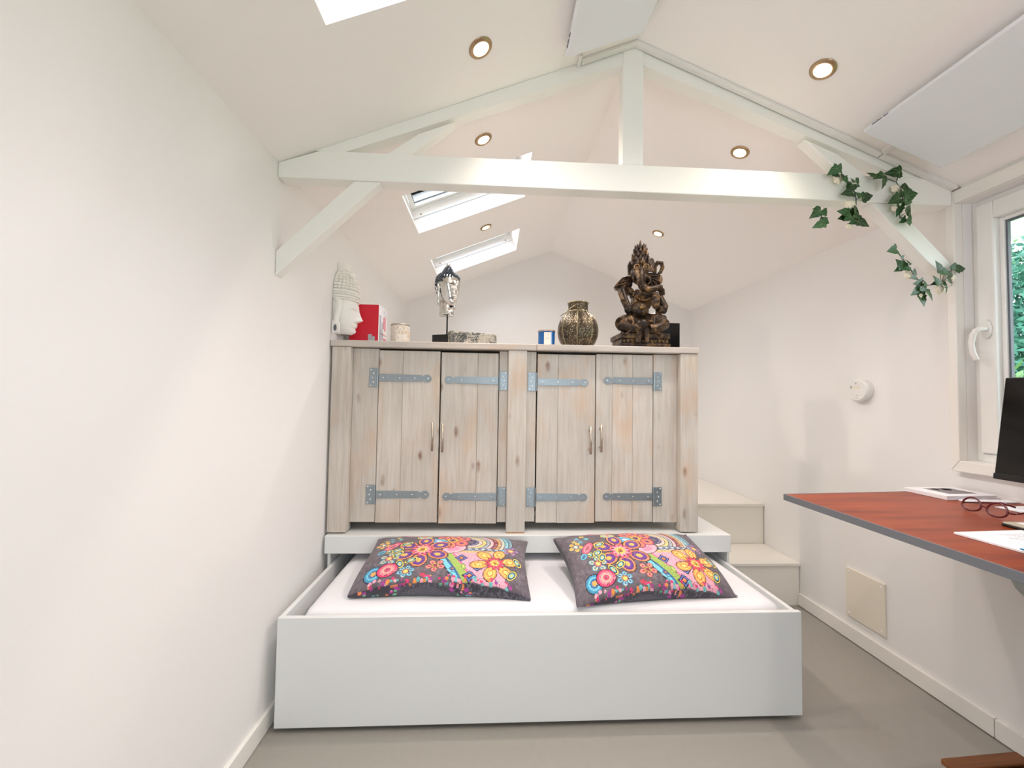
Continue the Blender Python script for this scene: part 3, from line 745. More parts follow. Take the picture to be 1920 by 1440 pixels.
box('side_board', M['wood'], cab, -.777, -.757, YC0 + .071, YC1 - .061, .60, ZTB - .001, 0.001)
box('side_board', M['wood'], cab, 1.02, 1.04, YC0 + .071, YC1 - .061, .60, ZTB - .001, 0.001)
box('back_board', M['wood'], cab, -.72, .985, YC1 - .02, YC1 - .004, ZC0, ZTB - .001, 0.001)  # unseen; taken down to the deck to block light coming through under the doors
box('bottom_board', M['woodx'], cab, -.755, 1.018, YD + .06, YC1 - .021, .60, .62, 0.001)
for a, b in ((-.6885, -.5645), (.035, .0785), (.1715, .222), (.827, .9515)):
    box('fixed_plank', M['wood'], cab, a, b, YD + .002, YD + PT, ZD0 + rng.uniform(-.002, .004), ZTB - .003, 0.002)
doors = [[(-.5615, -.4447), (-.4438, -.2612)], [(-.2545, -.0728), (-.0718, .0312)], [(.2285, .3337), (.3346, .5242)], [(.5290, .6125), (.6132, .7175), (.7184, .8235)]]
hpx = [(811, 792, 846), (830, 795, 848), (1108, 799, 852), (1128, 796, 848)]
for k, pls in enumerate(doors):
    x0, x1 = pls[0][0], pls[-1][1]; dz = (-.002, -.006, -.004, .002)[k]
    # ledges behind the planks make the door frame
    lg = MB()
    for zc in (ZD0 + .14, ZD1 - .16): lg.box(-(x1 - x0) / 2 + .01, (x1 - x0) / 2 - .01, 0, .018, zc - .045 - ZD0, zc + .045 - ZD0)
    lg.prism([(-(x1 - x0) / 2 + .02, 0, .18), (-(x1 - x0) / 2 + .08, 0, .18), ((x1 - x0) / 2 - .02, 0, ZD1 - ZD0 - .19), ((x1 - x0) / 2 - .08, 0, ZD1 - ZD0 - .19)], (0, .018, 0))
    dr = obj('door', lg, M['wood'], cab, 0.002); dr.location = Vector(((x0 + x1) / 2, YD + PT + .0006, ZD0)) - parent_origin(cab)
    for a, b in pls:
        box('plank', M['wood'], dr, a, b, YD + rng.uniform(-.0006, .0006), YD + PT, ZD0 + dz + rng.uniform(-.001, .001), ZD1 + dz, 0.0018)
    hx, t0, t1 = hpx[k]
    pa, pb = at(hx, t0, Y=YD - .03), at(hx, t1, Y=YD - .03); hxw = pa.x
    hd = MB().tube([(hxw, YD - .03, pa.z), (hxw, YD - .03, pb.z)], .0058, 12)
    for zz in (pa.z - .022, pb.z + .022): hd.tube([(hxw, YD - .03, zz), (hxw, YD - .0008, zz)], .0042, 10)
    po = parent_origin(dr); hd.v = [(p[0] - po.x, p[1] - po.y, p[2] - po.z) for p in hd.v]
    obj('handle', hd, M['nickel'], dr, smooth=True, label='slim metal bar handle')
# strap hinges: leaf on the fixed plank, strap over the door
def hinge(xk, zc, sgn, length, dzl):
    t = .003; Y = YD - .0012
    s_ = MB()
    def pr(poly, y, th): s_.prism([(p[0] * sgn, y, p[1]) for p in poly], (0, -th, 0))
    pr([(-.045, -.047), (-.006, -.047), (-.006, .047), (-.045, .047)], .0022, t)            # leaf
    for z0, z1 in ((-.047, -.017), (.017, .047), (-.0165, .0165)): s_.tube([(-.002 * sgn, -.0025, z0), (-.002 * sgn, -.0025, z1)], .0042, 10)
    hw = .0185; e = length
    pr([(.003, -hw), (e - .052, -hw + .0015), (e - .045, -hw + .007), (e - .038, -hw + .007), (e - .032, -hw), (e - .012, -hw), (e, -hw + .012), (e, hw - .012), (e - .012, hw), (e - .032, hw), (e - .038, hw - .007), (e - .045, hw - .007), (e - .052, hw - .0015), (.003, hw)], 0, t)
    pr([(.004, -.011), (.036, -.011), (.036, .011), (.004, .011)], -t, .0022)
    o = obj('strap_hinge', s_, M['zinc'], cab, 0.0005); o.location = Vector((xk, Y, zc)) - parent_origin(cab)
    sc = MB()
    for (x, z) in ((-.036, .039), (-.022, .022), (-.028, 0), (-.022, -.022), (-.036, -.039)): sc.lathe([(.0045, 0), (.004, .0012), (.0015, .0022)], 8, (x * sgn, .0022 - t, z), axis=(0, -1, 0))
    for x in (.028, .028 + (e - .045) * .36, .028 + (e - .045) * .70, e - .017): sc.lathe([(.0045, 0), (.004, .0012), (.0015, .0022)], 8, (x * sgn, -t - (.0022 if x < .03 else 0), 0), axis=(0, -1, 0))
    obj('screw', sc, M['screw'], o)['kind'] = 'stuff'
for xk, sgn, e, ps in ((-.5640, 1, .262, ((760, 709), (750, 927))), (.0335, -1, .270, ((880, 713), (880, 931))), (.2255, 1, .262, ((1060, 717), (1050, 932))), (.8253, -1, .258, ((1170, 714), (1170, 931)))):
    for px, py in ps: hinge(xk, at(px, py, Y=YD).z, sgn, e, 0)

# ================================================================== THINGS ON THE CABINET
ZT = ZTT + .0012
M['ivory'] = mat('white_painted_carving', (240, 238, 233), 0.55, bump=0.15, scale=90, var=0.03)
M['silver'] = mat('polished_silver', (214, 212, 208), 0.16, 1.0, bump=0.03, scale=60)
M['olds'] = mat('blackened_silver', (92, 98, 104), 0.3, 0.95, var=0.4, scale=160)
M['red'] = mat('red_carton', (206, 14, 44), 0.45)
M['carton'] = mat('white_carton', (236, 234, 238), 0.45)
M['pinkprint'] = mat('pink_print', (226, 110, 130), 0.5)
M['greyprint'] = mat('grey_print', (172, 176, 186), 0.5)
def interp(z, pts):
    return np.interp(z, [p[0] for p in pts], [p[1] for p in pts])
def head_mesh(W, D, HH, th0, th1, nt, nz, close=True, back=.9, nose=1.0):
    """a head as a surface round a vertical axis; z 0 chin .. 1 crown, angle 0 = nose (+x)"""
    z = np.linspace(0, 1, nz); thv = np.radians(np.linspace(th0, th1, nt))
    w_ = interp(z, [(0, .30), (.05, .44), (.12, .58), (.22, .72), (.36, .84), (.5, .93), (.62, .98), (.74, .97), (.84, .86), (.92, .66), (.97, .42), (1, .02)])
    f_ = interp(z, [(0, .60), (.04, .74), (.10, .80), (.16, .80), (.24, .86), (.32, .87), (.45, .89), (.6, .93), (.72, .93), (.82, .84), (.91, .64), (.97, .38), (1, .02)])
    b_ = interp(z, [(0, .2), (.12, .45), (.3, .72), (.5, .9), (.7, .95), (.84, .82), (.93, .58), (.98, .3), (1, .02)]) * back
    Z, TH = np.meshgrid(z, thv, indexing='ij'); deg = np.degrees(TH); ad = np.abs(deg)
    g = lambda x, s: np.exp(-(x / s) ** 2)
    dep = np.where(np.cos(TH) > 0, f_[:, None], b_[:, None]); wid = w_[:, None]
    add = np.zeros_like(Z)
    A_ = interp(z, [(0, 0), (.305, 0), (.325, .12), (.36, .24), (.40, .20), (.48, .13), (.56, .07), (.63, .025), (.7, 0), (1, 0)])[:, None] * nose
    sg = interp(z, [(0, 8), (.32, 14), (.36, 11), (.45, 7), (.62, 6), (1, 6)])[:, None]
    add += A_ * g(deg, sg)
    add += .035 * g(Z - (.645 - .05 * ((ad - 22) / 26) ** 2), .018) * (ad > 4) * g(ad - 24, 26)
    add -= .075 * g(ad - 23, 12) * g(Z - .565, .05)
    add += .055 * g(ad - 25, 10) * g(Z - .545, .024)
    add -= .02 * g(ad - 25, 13) * g(Z - .535, .006)
    add += .065 * g(deg, 15) * g(Z - .245, .014) + .075 * g(deg, 13) * g(Z - .198, .016)
    add -= .04 * g(deg, 14) * g(Z - .155, .018) + .02 * g(deg, 6) * g(Z - .285, .016)
    add += .06 * g(deg, 20) * g(Z - .07, .04)
    add += .02 * g(ad - 40, 20) * g(Z - .33, .09)
    X = (dep + add) * np.cos(TH) * D; Y = (wid + add * .4) * np.sin(TH) * W; ZZ = Z * HH
    V = np.stack([X, Y, ZZ], -1).reshape(-1, 3); F = []
    for i in range(nz - 1):
        for k in range(nt - 1):
            a = i * nt + k; F.append((a, a + 1, a + nt + 1, a + nt))
    m_ = MB(); m_.v = [tuple(p) for p in V]; m_.f = F
    return m_, (lambda zz, d: (np.interp(zz, z, w_) * W, np.interp(zz, z, f_) * D, np.interp(zz, z, b_) * D))

# --- white carved mask hanging on the left wall, seen from its side
mz0 = at(640, 628, Y=2.05).z
mk = thing('wall_mask', 'white carved mask with tall headdress hanging on the left wall', 'mask', (XL + .001, 2.052, mz0))
hm, _ = head_mesh(.088, .098, .205, -100, 100, 81, 90, back=.4, nose=1.35)
hm.v = [(max(p[0] + .004, 0.0), p[1], p[2]) for p in hm.v]
obj('face', hm, M['ivory'], mk, smooth=True)
hb = MB()
# headdress: tiers stepping in to a blunt knob, flat at the wall
def half_ring(z0, z1, wy, dx, dots=0, r=.0):
    n = 28; v = []; f = []
    pr = [(0, z0), (.9, z0), (1.0, z0 + (z1 - z0) * .3), (1.0, z0 + (z1 - z0) * .75), (.93, z1), (0, z1)]
    for (k, z) in pr:
        for i in range(n + 1):
            a = -math.pi / 2 + math.pi * i / n; v.append((dx * k * math.cos(a), wy * k * math.sin(a), z))
    for j in range(len(pr) - 1):
        for i in range(n): q = j * (n + 1) + i; f.append((q, q + 1, q + n + 2, q + n + 1))
    hb.add(v, f)
    for k in range(dots):
        a = -math.pi / 2 + math.pi * (k + .5) / dots
        hb.ell((dx * math.cos(a), wy * math.sin(a), (z0 + z1) / 2), (r, r, (z1 - z0) * .42), 7, 5)
tz = .150
for i, (dz, wy, dx, nd) in enumerate(((.016, .087, .092, 0), (.012, .088, .095, 26), (.014, .088, .096, 0), (.012, .089, .097, 28), (.016, .087, .095, 0))):
    half_ring(tz, tz + dz, wy, dx, nd, .005); tz += dz
for i in range(7):
    wy = .085 - .0016 * i * i * .9; dx = .093 - .0017 * i * i
    half_ring(tz, tz + .0165, wy, dx, 17 - i, .0085); tz += .0155
half_ring(tz, tz + .036, .036, .046); 
hb.lathe([(.016, 0), (.016, .004), (.008, .009), (0, .011)], 14, (.072, -.030, .30), axis=(.75, -.66, .1))
hb.v = [(max(p[0], 0.0), p[1], p[2]) for p in hb.v]
obj('headdress', hb, M['ivory'], mk, smooth=False, label='tiered knobbly headdress')
for s_ in (-1, 1):
    e = MB().tube([(.018, s_ * .086, .165), (.035, s_ * .094, .152), (.036, s_ * .096, .12), (.026, s_ * .095, .08), (.02, s_ * .094, .04)], [.012, .015, .014, .012, .013], 10)
    e.prism([(.004, s_ * .084, -.004), (.042, s_ * .088, -.004), (.042, s_ * .088, .046), (.028, s_ * .088, .056), (.004, s_ * .084, .056)], (0, s_ * .016, 0))
    ear = obj('ear', e, M['ivory'], mk, 0.003, smooth=True, label='long ear with a pierced lobe')
    obj('lobe_hole', MB().prism([(.022 + .008 * math.cos(a), s_ * .1046, .020 + .016 * math.sin(a)) for a in [i * math.pi / 5 for i in range(10)]], (0, s_ * .0006, 0)), M['gasket'], ear)
# --- red and white carton
rx0 = at(655, 600, Y=2.10).x; rx1 = at(710.5, 600, Y=2.10).x; rz1 = at(690, 570, Y=2.10).z
bxo = thing('carton', 'red and white product carton behind the white mask', 'box', ((rx0 + rx1) / 2, 2.10, ZT))
wv, dv = rx1 - rx0, .155
obj('body', MB().box(-wv / 2, wv / 2, 0, dv, 0, rz1 - ZT), M['carton'], bxo, 0.0015)
obj('red_face', MB().box(-wv / 2 + .001, wv / 2 - .002, -.0008, 0.0, 0.002, rz1 - ZT - .003), M['red'], bxo)
p_ = MB()
for a, b, c, d in ((.105, .123, .0, .053), (.124, .139, .0, .042)):
    q0 = -wv / 2 + a * wv / .16; q1 = -wv / 2 + b * wv / .16
    p_.prism([(q0, -.0012, c), (q1, -.0012, c), (q1 + .002, -.0012, d), (q0 - .002, -.0012, d)], (0, .0004, 0))
obj('tube_picture', p_, M['greyprint'], bxo, label='pale picture of two small tubes')
p_ = MB(); xs = wv / 2; hh = rz1 - ZT
for (a, b, c, d) in ((.085, .10, .09, .15), (.106, .118, .08, .16), (.122, .13, .085, .15), (.03, .145, .058, .062)): p_.box(xs, xs + .0004, a, b, c * hh / .2, d * hh / .2)
p_.box(xs, xs + .0004, .09, .15, .02, .045)
obj('pink_print', p_, M['pinkprint'], bxo)['kind'] = 'stuff'
p_ = MB()
for (a, b, c, d) in ((.012, .04, .02, .15), (.055, .075, .03, .12), (.09, .096, .165, .185), (.125, .13, .15, .17)): p_.box(xs, xs + .0004, a, b, c * hh / .2, d * hh / .2)
obj('grey_print', p_, M['greyprint'], bxo)['kind'] = 'stuff'
# --- capiz shell tealight jar
def capiz():
    m, nt, b = newmat('capiz_shell_mosaic'); N = nt.nodes; L = nt.links
    tc = N.new('ShaderNodeTexCoord'); v = N.new('ShaderNodeTexVoronoi'); v.feature = 'DISTANCE_TO_EDGE'; v.inputs['Scale'].default_value = 48; v.inputs['Randomness'].default_value = .35
    v2 = N.new('ShaderNodeTexVoronoi'); v2.inputs['Scale'].default_value = 48; v2.inputs['Randomness'].default_value = .35
    L.new(tc.outputs['Object'], v.inputs['Vector']); L.new(tc.outputs['Object'], v2.inputs['Vector'])
    r = ramp(N, [(0.0, (206, 190, 168)), (.5, (222, 216, 208)), (1.0, (202, 172, 132))]); L.new(v2.outputs['Color'], r.inputs['Fac'])
    lt = N.new('ShaderNodeMath'); lt.operation = 'LESS_THAN'; lt.inputs[1].default_value = .06; L.new(v.outputs['Distance'], lt.inputs[0])
    mx = N.new('ShaderNodeMix'); mx.data_type = 'RGBA'; mx.inputs[7].default_value = (*lin((232, 226, 214)), 1)
    L.new(lt.outputs[0], mx.inputs[0]); L.new(r.outputs[0], mx.inputs[6]); L.new(mx.outputs[2], b.inputs['Base Color']); b.inputs['Roughness'].default_value = .25
    return m
M['capiz'] = capiz()
yj = 2.14; jx0, jx1 = at(733, 625, Y=yj).x, at(768, 625, Y=yj).x; jr = (jx1 - jx0) / 2; jz = at(750, 609, Y=yj).z
jar = thing('tealight_jar', 'round shell mosaic jar with silver rim beside the red carton', 'jar', ((jx0 + jx1) / 2, yj, ZT))
obj('body', MB().lathe([(0, 0), (jr * .97, 0), (jr, .004), (jr, jz - ZT - .008), (jr * .93, jz - ZT - .008), (jr * .93, .008), (0, .008)], 32), M['capiz'], jar, smooth=False)
obj('rim', MB().lathe([(jr * .9, jz - ZT - .009), (jr * 1.02, jz - ZT - .009), (jr * 1.03, jz - ZT - .003), (jr * 1.0, jz - ZT), (jr * .9, jz - ZT)], 32, caps=False), M['nickel'], jar, smooth=True)

# --- silver head on a rod
ys = 2.13; hx = at(839, 580, Y=ys).x
z_base1 = at(820, 628, Y=ys).z; z_neck = at(838, 592, Y=ys).z; z_tip = at(836, 492, Y=ys).z; z_chin = at(845, 575, Y=ys).z
sh = thing('head_sculpture', 'silver head with pointed curls on a thin black rod', 'sculpture', (hx, ys, ZT))
k_ = z_tip - ZT
ba = math.radians(-20)
blk = MB().box(-.052, .052, -.052, .052, 0, z_base1 - ZT)
ob = obj('plinth', blk, M['black'], sh, 0.001); ob.rotation_euler = (0, 0, ba); ob.location = (-.012, .03, 0)
obj('rod', MB().tube([(0, 0, z_base1 - ZT), (0, 0, z_neck - ZT + .02)], .0042, 10), M['black'], sh, smooth=True)
HB = z_chin - ZT; face_h = (at(840, 513, Y=ys).z - z_chin); 
FA = math.radians(-38)                                 # face turned to the right of the picture
def turn(mb, a=FA, off=(0, 0, 0)):
    c, s = math.cos(a), math.sin(a); mb.v = [(p[0] * c - p[1] * s + off[0], p[0] * s + p[1] * c + off[1], p[2] + off[2]) for p in mb.v]; return mb
fm, fpro = head_mesh(.064, .070, face_h, -180, 180, 121, 110)
hf = obj('face', turn(fm, FA, (0, 0, HB)), M['silver'], sh, smooth=True)
nk = MB().lathe([(0, z_neck - ZT), (.040, z_neck - ZT), (.042, z_neck - ZT + .005), (.038, z_neck - ZT + .02), (.038, HB + .035)], 28, (-.006, 0, 0))
obj('neck', turn(nk), M['silver'], sh, smooth=True)
hr = MB(); NR = 9
for i in range(NR):
    zz = .66 + .335 * i / (NR - 1); wv_, fv, bv = fpro(zz, 0)
    n = max(5, int(26 * wv_ / .06))
    for k in range(n):
        a = 2 * math.pi * (k + .5 * (i % 2)) / n; ca_, sa_ = math.cos(a), math.sin(a)
        if ca_ > .35 and zz < .74 + .1 * ca_: continue
        if abs(sa_) > .5 and zz < .68: continue
        d_ = fv if ca_ > 0 else bv
        c0 = Vector((d_ * ca_, wv_ * sa_, zz * face_h)); nrm = Vector((ca_ * .8, sa_ * .8, .75)).normalized()
        hr.lathe([(.0062, -.002), (.0062, .003), (.004, .008), (.001, .0125)], 6, c0, axis=nrm)
for i in range(3):                                     # back of the head
    for k in range(9):
        a = math.pi + (k - 4) * .34; zz = .62 - .12 * i; wv_, fv, bv = fpro(zz, 0)
        hr.lathe([(.0062, -.002), (.0062, .003), (.004, .008), (.001, .0125)], 6, (bv * math.cos(a), wv_ * math.sin(a), zz * face_h), axis=(math.cos(a), math.sin(a), .3))
# rising cone of curls, then the flame
ct_z = face_h * .93
for i in range(6):
    rr = .033 * (1 - i / 6.5); zz = ct_z + i * .0085; n = max(4, int(14 * (1 - i / 7)))
    for k in range(n):
        a = 2 * math.pi * (k + .5 * (i % 2)) / n
        hr.lathe([(.0062, -.003), (.0062, .003), (.004, .008), (.001, .0125)], 6, (rr * math.cos(a), rr * math.sin(a), zz), axis=(math.cos(a), math.sin(a), .9))
hr.lathe([(.036, ct_z - .01), (.02, ct_z + .03), (.006, ct_z + .056)], 16)
obj('curls', turn(hr, FA, (0, 0, HB)), M['olds'], sh, label='dark pointed hair curls')
fl0 = ct_z + .05; fl1 = z_tip - ZT - HB
fl = MB().lathe([(.004, fl0 - .004), (.011, fl0 + .004), (.012, fl0 + .01), (.007, fl0 + .016), (.009, fl0 + (fl1 - fl0) * .5), (.004, fl0 + (fl1 - fl0) * .75), (.0006, fl1)], 12)
obj('flame', turn(fl, FA, (0, 0, HB)), M['silver'], sh, smooth=True)
for s_ in (-1, 1):
    e = MB().tube([(-.012, s_ * .060, face_h * .60), (-.004, s_ * .066, face_h * .58), (-.002, s_ * .067, face_h * .46), (-.006, s_ * .064, face_h * .3), (-.008, s_ * .062, face_h * .12), (-.006, s_ * .06, -.004)], [.005, .008, .007, .006, .006, .007], 10)
    e.tube([(-.022, s_ * .058, face_h * .54), (-.02, s_ * .064, face_h * .42), (-.010, s_ * .064, face_h * .34)], [.004, .006, .004], 8)
    obj('ear', turn(e, FA, (0, 0, HB)), M['silver'], sh, smooth=True)
# --- carved long box in front of it
def carved():
    m, nt, b = newmat('weathered_carved_wood'); N = nt.nodes; L = nt.links
    tc = N.new('ShaderNodeTexCoord'); v = N.new('ShaderNodeTexNoise'); v.inputs['Scale'].default_value = 42; v.inputs['Detail'].default_value = 5; v.inputs['Distortion'].default_value = 2.4
    L.new(tc.outputs['Object'], v.inputs['Vector'])
    n2 = N.new('ShaderNodeTexNoise'); n2.inputs['Scale'].default_value = 9; L.new(tc.outputs['Object'], n2.inputs['Vector'])
    ad = N.new('ShaderNodeMath'); ad.operation = 'MULTIPLY_ADD'; ad.inputs[1].default_value = .8; L.new(n2.outputs['Fac'], ad.inputs[0]); L.new(v.outputs['Fac'], ad.inputs[2])
    r = ramp(N, [(.66, (52, 55, 56)), (.86, (104, 104, 100)), (1.0, (186, 180, 166))]); L.new(ad.outputs[0], r.inputs['Fac'])
    L.new(r.outputs[0], b.inputs['Base Color']); b.inputs['Roughness'].default_value = .7
    bp = N.new('ShaderNodeBump'); bp.inputs['Strength'].default_value = .8; bp.inputs['Distance'].default_value = .004; L.new(v.outputs['Fac'], bp.inputs['Height']); L.new(bp.outputs['Normal'], b.inputs['Normal'])
    return m
M['carved'] = carved()
c0 = at(845, 640, Y=1.995); c1 = at(931.5, 640, Y=2.085)
cbx = thing('carved_box', 'long grey carved wooden box lying before the silver head', 'box', (c0.x, 1.995, ZT), math.atan2(.09, c1.x - c0.x))
cl = math.hypot(c1.x - c0.x, .09); chh = at(845, 619.5, Y=1.995).z - ZT
obj('body', MB().box(0, cl, 0, .055, 0, chh - .012), M['carved'], cbx, 0.002)
obj('lid', MB().box(-.001, cl + .001, -.001, .056, chh - .0118, chh), M['carved'], cbx, 0.002)
rv = MB()
for k in range(11):
    xx = cl * (k + .6) / 11.5
    rv.tube([(xx + .009 * math.cos(a) * (1 - a / 9), -.0012, chh * .45 + .013 * math.sin(a) * (1 - a / 9)) for a in [j * .55 for j in range(13)]], .0016, 5)
rv.box(.004, cl - .004, -.0016, 0, .003, .006); rv.box(.004, cl - .004, -.0016, 0, chh - .02, chh - .017)
obj('carving', rv, M['carved'], cbx)

# --- blue candle in a lidded glass
M['blue'] = mat('blue_glass', (12, 88, 152), 0.12, coat=.5); M['labelp'] = mat('cream_label', (238, 226, 214), 0.6)
yc = 2.04; cx0, cx1 = at(1008.5, 630, Y=yc).x, at(1040.5, 630, Y=yc).x; cr = (cx1 - cx0) / 2; cz = at(1024, 620.5, Y=yc).z
cd = thing('scented_candle', 'blue glass candle with silver lid and cream label', 'candle', ((cx0 + cx1) / 2, yc, ZT))
chz = cz - ZT
obj('glass', MB().lathe([(0, 0), (cr * .93, 0), (cr * .97, .004), (cr * .97, chz - .008), (0, chz - .008)], 32), M['blue'], cd, smooth=False)
obj('lid', MB().lathe([(0, chz - .0078), (cr, chz - .0078), (cr * 1.02, chz - .005), (cr, chz), (0, chz)], 32), M['nickel'], cd)
lb = MB(); nseg = 10; vv = []; 
for i in range(nseg + 1):
    a = -math.pi / 2 - .42 + .84 * i / nseg
    for z in (.001, chz - .013): vv.append((cr * .978 * math.cos(a), cr * .978 * math.sin(a), z))
lb.add(vv, [(2 * i, 2 * i + 2, 2 * i + 3, 2 * i + 1) for i in range(nseg)])
lbo = obj('label', lb, M['labelp'], cd)
tx = MB()
for (z, wds) in ((chz * .46, ((-.26, -.12), (-.10, .02), (.04, .27))), (chz * .40, ((-.16, -.02), (.0, .15)))):
    for (a, b) in wds:
        n = 4; v_ = []
        for i in range(n + 1):
            q = -math.pi / 2 + a + (b - a) * i / n
            for zz in (z, z + .0022): v_.append((cr * .9815 * math.cos(q), cr * .9815 * math.sin(q), zz))
        tx.add(v_, [(2 * i, 2 * i + 2, 2 * i + 3, 2 * i + 1) for i in range(n)])
tx.add([(cr * .9815 * math.cos(-math.pi / 2 + q), cr * .9815 * math.sin(-math.pi / 2 + q), z) for q, z in ((-.06, chz * .66), (.06, chz * .66), (0, chz * .76))], [(0, 1, 2)])
obj('label_print', tx, M['greyprint'], lbo)

# --- pierced metal lantern
def pierced():
    m, nt, b = newmat('pierced_antique_metal'); N = nt.nodes; L = nt.links
    tc = N.new('ShaderNodeTexCoord'); v = N.new('ShaderNodeTexVoronoi'); v.inputs['Scale'].default_value = 125; v.inputs['Randomness'].default_value = .8
    L.new(tc.outputs['Object'], v.inputs['Vector'])
    r = ramp(N, [(.0, (222, 212, 190)), (.16, (190, 176, 150)), (.30, (98, 86, 68)), (.8, (62, 54, 44))]); L.new(v.outputs['Distance'], r.inputs['Fac'])
    L.new(r.outputs[0], b.inputs['Base Color']); b.inputs['Metallic'].default_value = .75; b.inputs['Roughness'].default_value = .35
    bp = N.new('ShaderNodeBump'); bp.inputs['Strength'].default_value = .7; bp.inputs['Distance'].default_value = .002; bp.invert = True
    L.new(v.outputs['Distance'], bp.inputs['Height']); L.new(bp.outputs['Normal'], b.inputs['Normal'])
    return m
M['pierced'] = pierced(); M['antique'] = mat('antique_silver_brass', (158, 142, 112), 0.28, 0.9, var=.2, scale=40)
yl = 2.10; lx = at(1083.5, 610, Y=yl).x; lr = (at(1121, 610, Y=yl).x - at(1046.5, 610, Y=yl).x) / 2; lz = at(1083, 568, Y=yl).z - ZT; zc_ = at(1083, 621, Y=yl).z - ZT
ln = thing('lantern', 'round pierced metal lantern with ribbed body', 'lantern', (lx, yl, ZT))
zn = at(1083, 586, Y=yl).z - ZT
prof = []
for i in range(15):
    t = i / 14; a = -1.05 + (1.05 + 1.08) * t; r = lr * max(0, math.cos(a)) ** .9; z = zc_ + (zn - zc_) * math.sin(a) / math.sin(1.08)
    prof.append((r, max(z, 0.0)))
prof[0] = (prof[0][0], 0.0)
obj('body', MB().lathe(prof, 96, lobes=8, amp=.05), M['pierced'], ln, smooth=True)
rb = MB()
for k in range(8):
    a = math.radians(22.5) + math.pi / 4 * (k + .5) - math.radians(14); 
    rb.tube([(r * math.cos(a) * .985, r * math.sin(a) * .985, max(z, .0035)) for r, z in prof], .0028, 6)
obj('rib', rb, M['antique'], ln, smooth=True)
nr = prof[-1][0] * .99
obj('collar', MB().lathe([(nr, zn - .004), (nr * .97, zn + .004), (nr * .97, lz - .006), (nr * .9, lz - .006), (nr * .9, zn)], 40, caps=False), M['pierced'], ln, smooth=False)
obj('rim', MB().lathe([(nr * .9, lz - .007), (nr * 1.05, lz - .006), (nr * 1.07, lz - .003), (nr * 1.0, lz), (nr * .9, lz)], 40, caps=False), M['antique'], ln, smooth=True)
obj('collar_band', MB().lathe([(nr * .98, zn - .002), (nr * 1.03, zn + .001), (nr * .98, zn + .005)], 40, caps=False), M['antique'], ln, smooth=True)
# wire bail dropped over the left shoulder
bail = []
for i in range(17):
    t = math.pi * i / 16; dr = math.sin(t)
    bail.append((-.01 - (lr * .80) * dr, -nr * 1.06 * math.cos(t) * (1 - .05 * dr), lz - .012 - .062 * dr))
obj('handle', MB().tube(bail, .0016, 6), M['antique'], ln, smooth=True)

# --- seated elephant headed statue
def bronze():
    m, nt, b = newmat('dark_bronze_with_gold_wear'); N = nt.nodes; L = nt.links
    tc = N.new('ShaderNodeTexCoord'); n = N.new('ShaderNodeTexNoise'); n.inputs['Scale'].default_value = 22; n.inputs['Detail'].default_value = 6; n.inputs['Roughness'].default_value = .7
    L.new(tc.outputs['Object'], n.inputs['Vector'])
    r = ramp(N, [(.34, (22, 15, 10)), (.50, (52, 37, 25)), (.62, (118, 91, 58)), (.80, (156, 124, 82))]); L.new(n.outputs['Fac'], r.inputs['Fac'])
    L.new(r.outputs[0], b.inputs['Base Color']); b.inputs['Metallic'].default_value = .45; b.inputs['Roughness'].default_value = .42
    n2 = N.new('ShaderNodeTexNoise'); n2.inputs['Scale'].default_value = 90; n2.inputs['Detail'].default_value = 3; L.new(tc.outputs['Object'], n2.inputs['Vector'])
    bp = N.new('ShaderNodeBump'); bp.inputs['Strength'].default_value = .6; bp.inputs['Distance'].default_value = .004; L.new(n2.outputs['Fac'], bp.inputs['Height']); L.new(bp.outputs['Normal'], b.inputs['Normal'])
    return m
M['bronze'] = bronze(); M['eyegold'] = mat('pale_worn_gold', (168, 136, 90), 0.5, 0.3); M['gold'] = mat('worn_gold', (122, 94, 54), 0.45, 0.6, var=.4, scale=60)
yg = 2.14; S = yg / FPX; gx = at(1200, 600, Y=yg).x
gz0 = at(1200, 648, Y=yg).z - ZT                         # the shelf edge hides this much of the foot
sg = thing('elephant_statue', 'dark bronze seated elephant headed statue with pointed crown', 'statue', (gx, yg, ZT))
SC = (at(1200, 451, Y=yg).z - ZT) / 205.0
def P_(x, z, y=0.0): return (x * SC, y * SC, (z + 8) * SC)
def sz(*r): return tuple(q * SC for q in r)
pd = MB()
pd.prism([P_(-46, -8, -30), P_(44, -8, -30), P_(44, -8, 30), P_(-46, -8, 30)], (0, 0, 10 * SC))
pd.prism([P_(-43, 2, -27), P_(41, 2, -27), P_(41, 2, 28), P_(-43, 2, 28)], (0, 0, 9 * SC))
pd.prism([P_(-46, 11, -30), P_(43, 11, -30), P_(43, 11, 30), P_(-46, 11, 30)], (0, 0, 9 * SC))
ped = obj('pedestal', pd, M['bronze'], sg, 0.003)
be = MB()
for k in range(12): be.ell(P_(-39 + 7 * k, 6, -28), sz(2.0, 1.8, 2.0), 8, 6)
obj('bead', be, M['gold'], ped, smooth=True)
fg = MB()
def E_(x, z, y, a, b, c): fg.ell(P_(x, z, y), sz(a, b, c), 16, 10)
def T_(pts, rs): fg.tube([P_(*p) for p in pts], [r * SC for r in rs], 12)
E_(0, 27, 6, 34, 26, 14)                                  # lap
E_(-6, 64, -6, 19, 18, 17); E_(3, 82, 2, 20, 15, 18); E_(3, 96, 4, 22, 14, 12)   # belly, chest
T_([(-8, 46, 4), (-30, 42, -8), (-42, 38, -18)], [17, 15, 12]); T_([(14, 46, 4), (26, 46, -8), (37, 42, -18)], [17, 16, 13])   # thighs
T_([(-42, 36, -18), (-28, 28, -28), (-8, 30, -34)], [11, 9, 7]); T_([(36, 40, -18), (22, 30, -30), (4, 27, -33)], [12, 9, 7])   # shins
E_(-9, 35, -36, 10, 7, 9)                                 # feet together
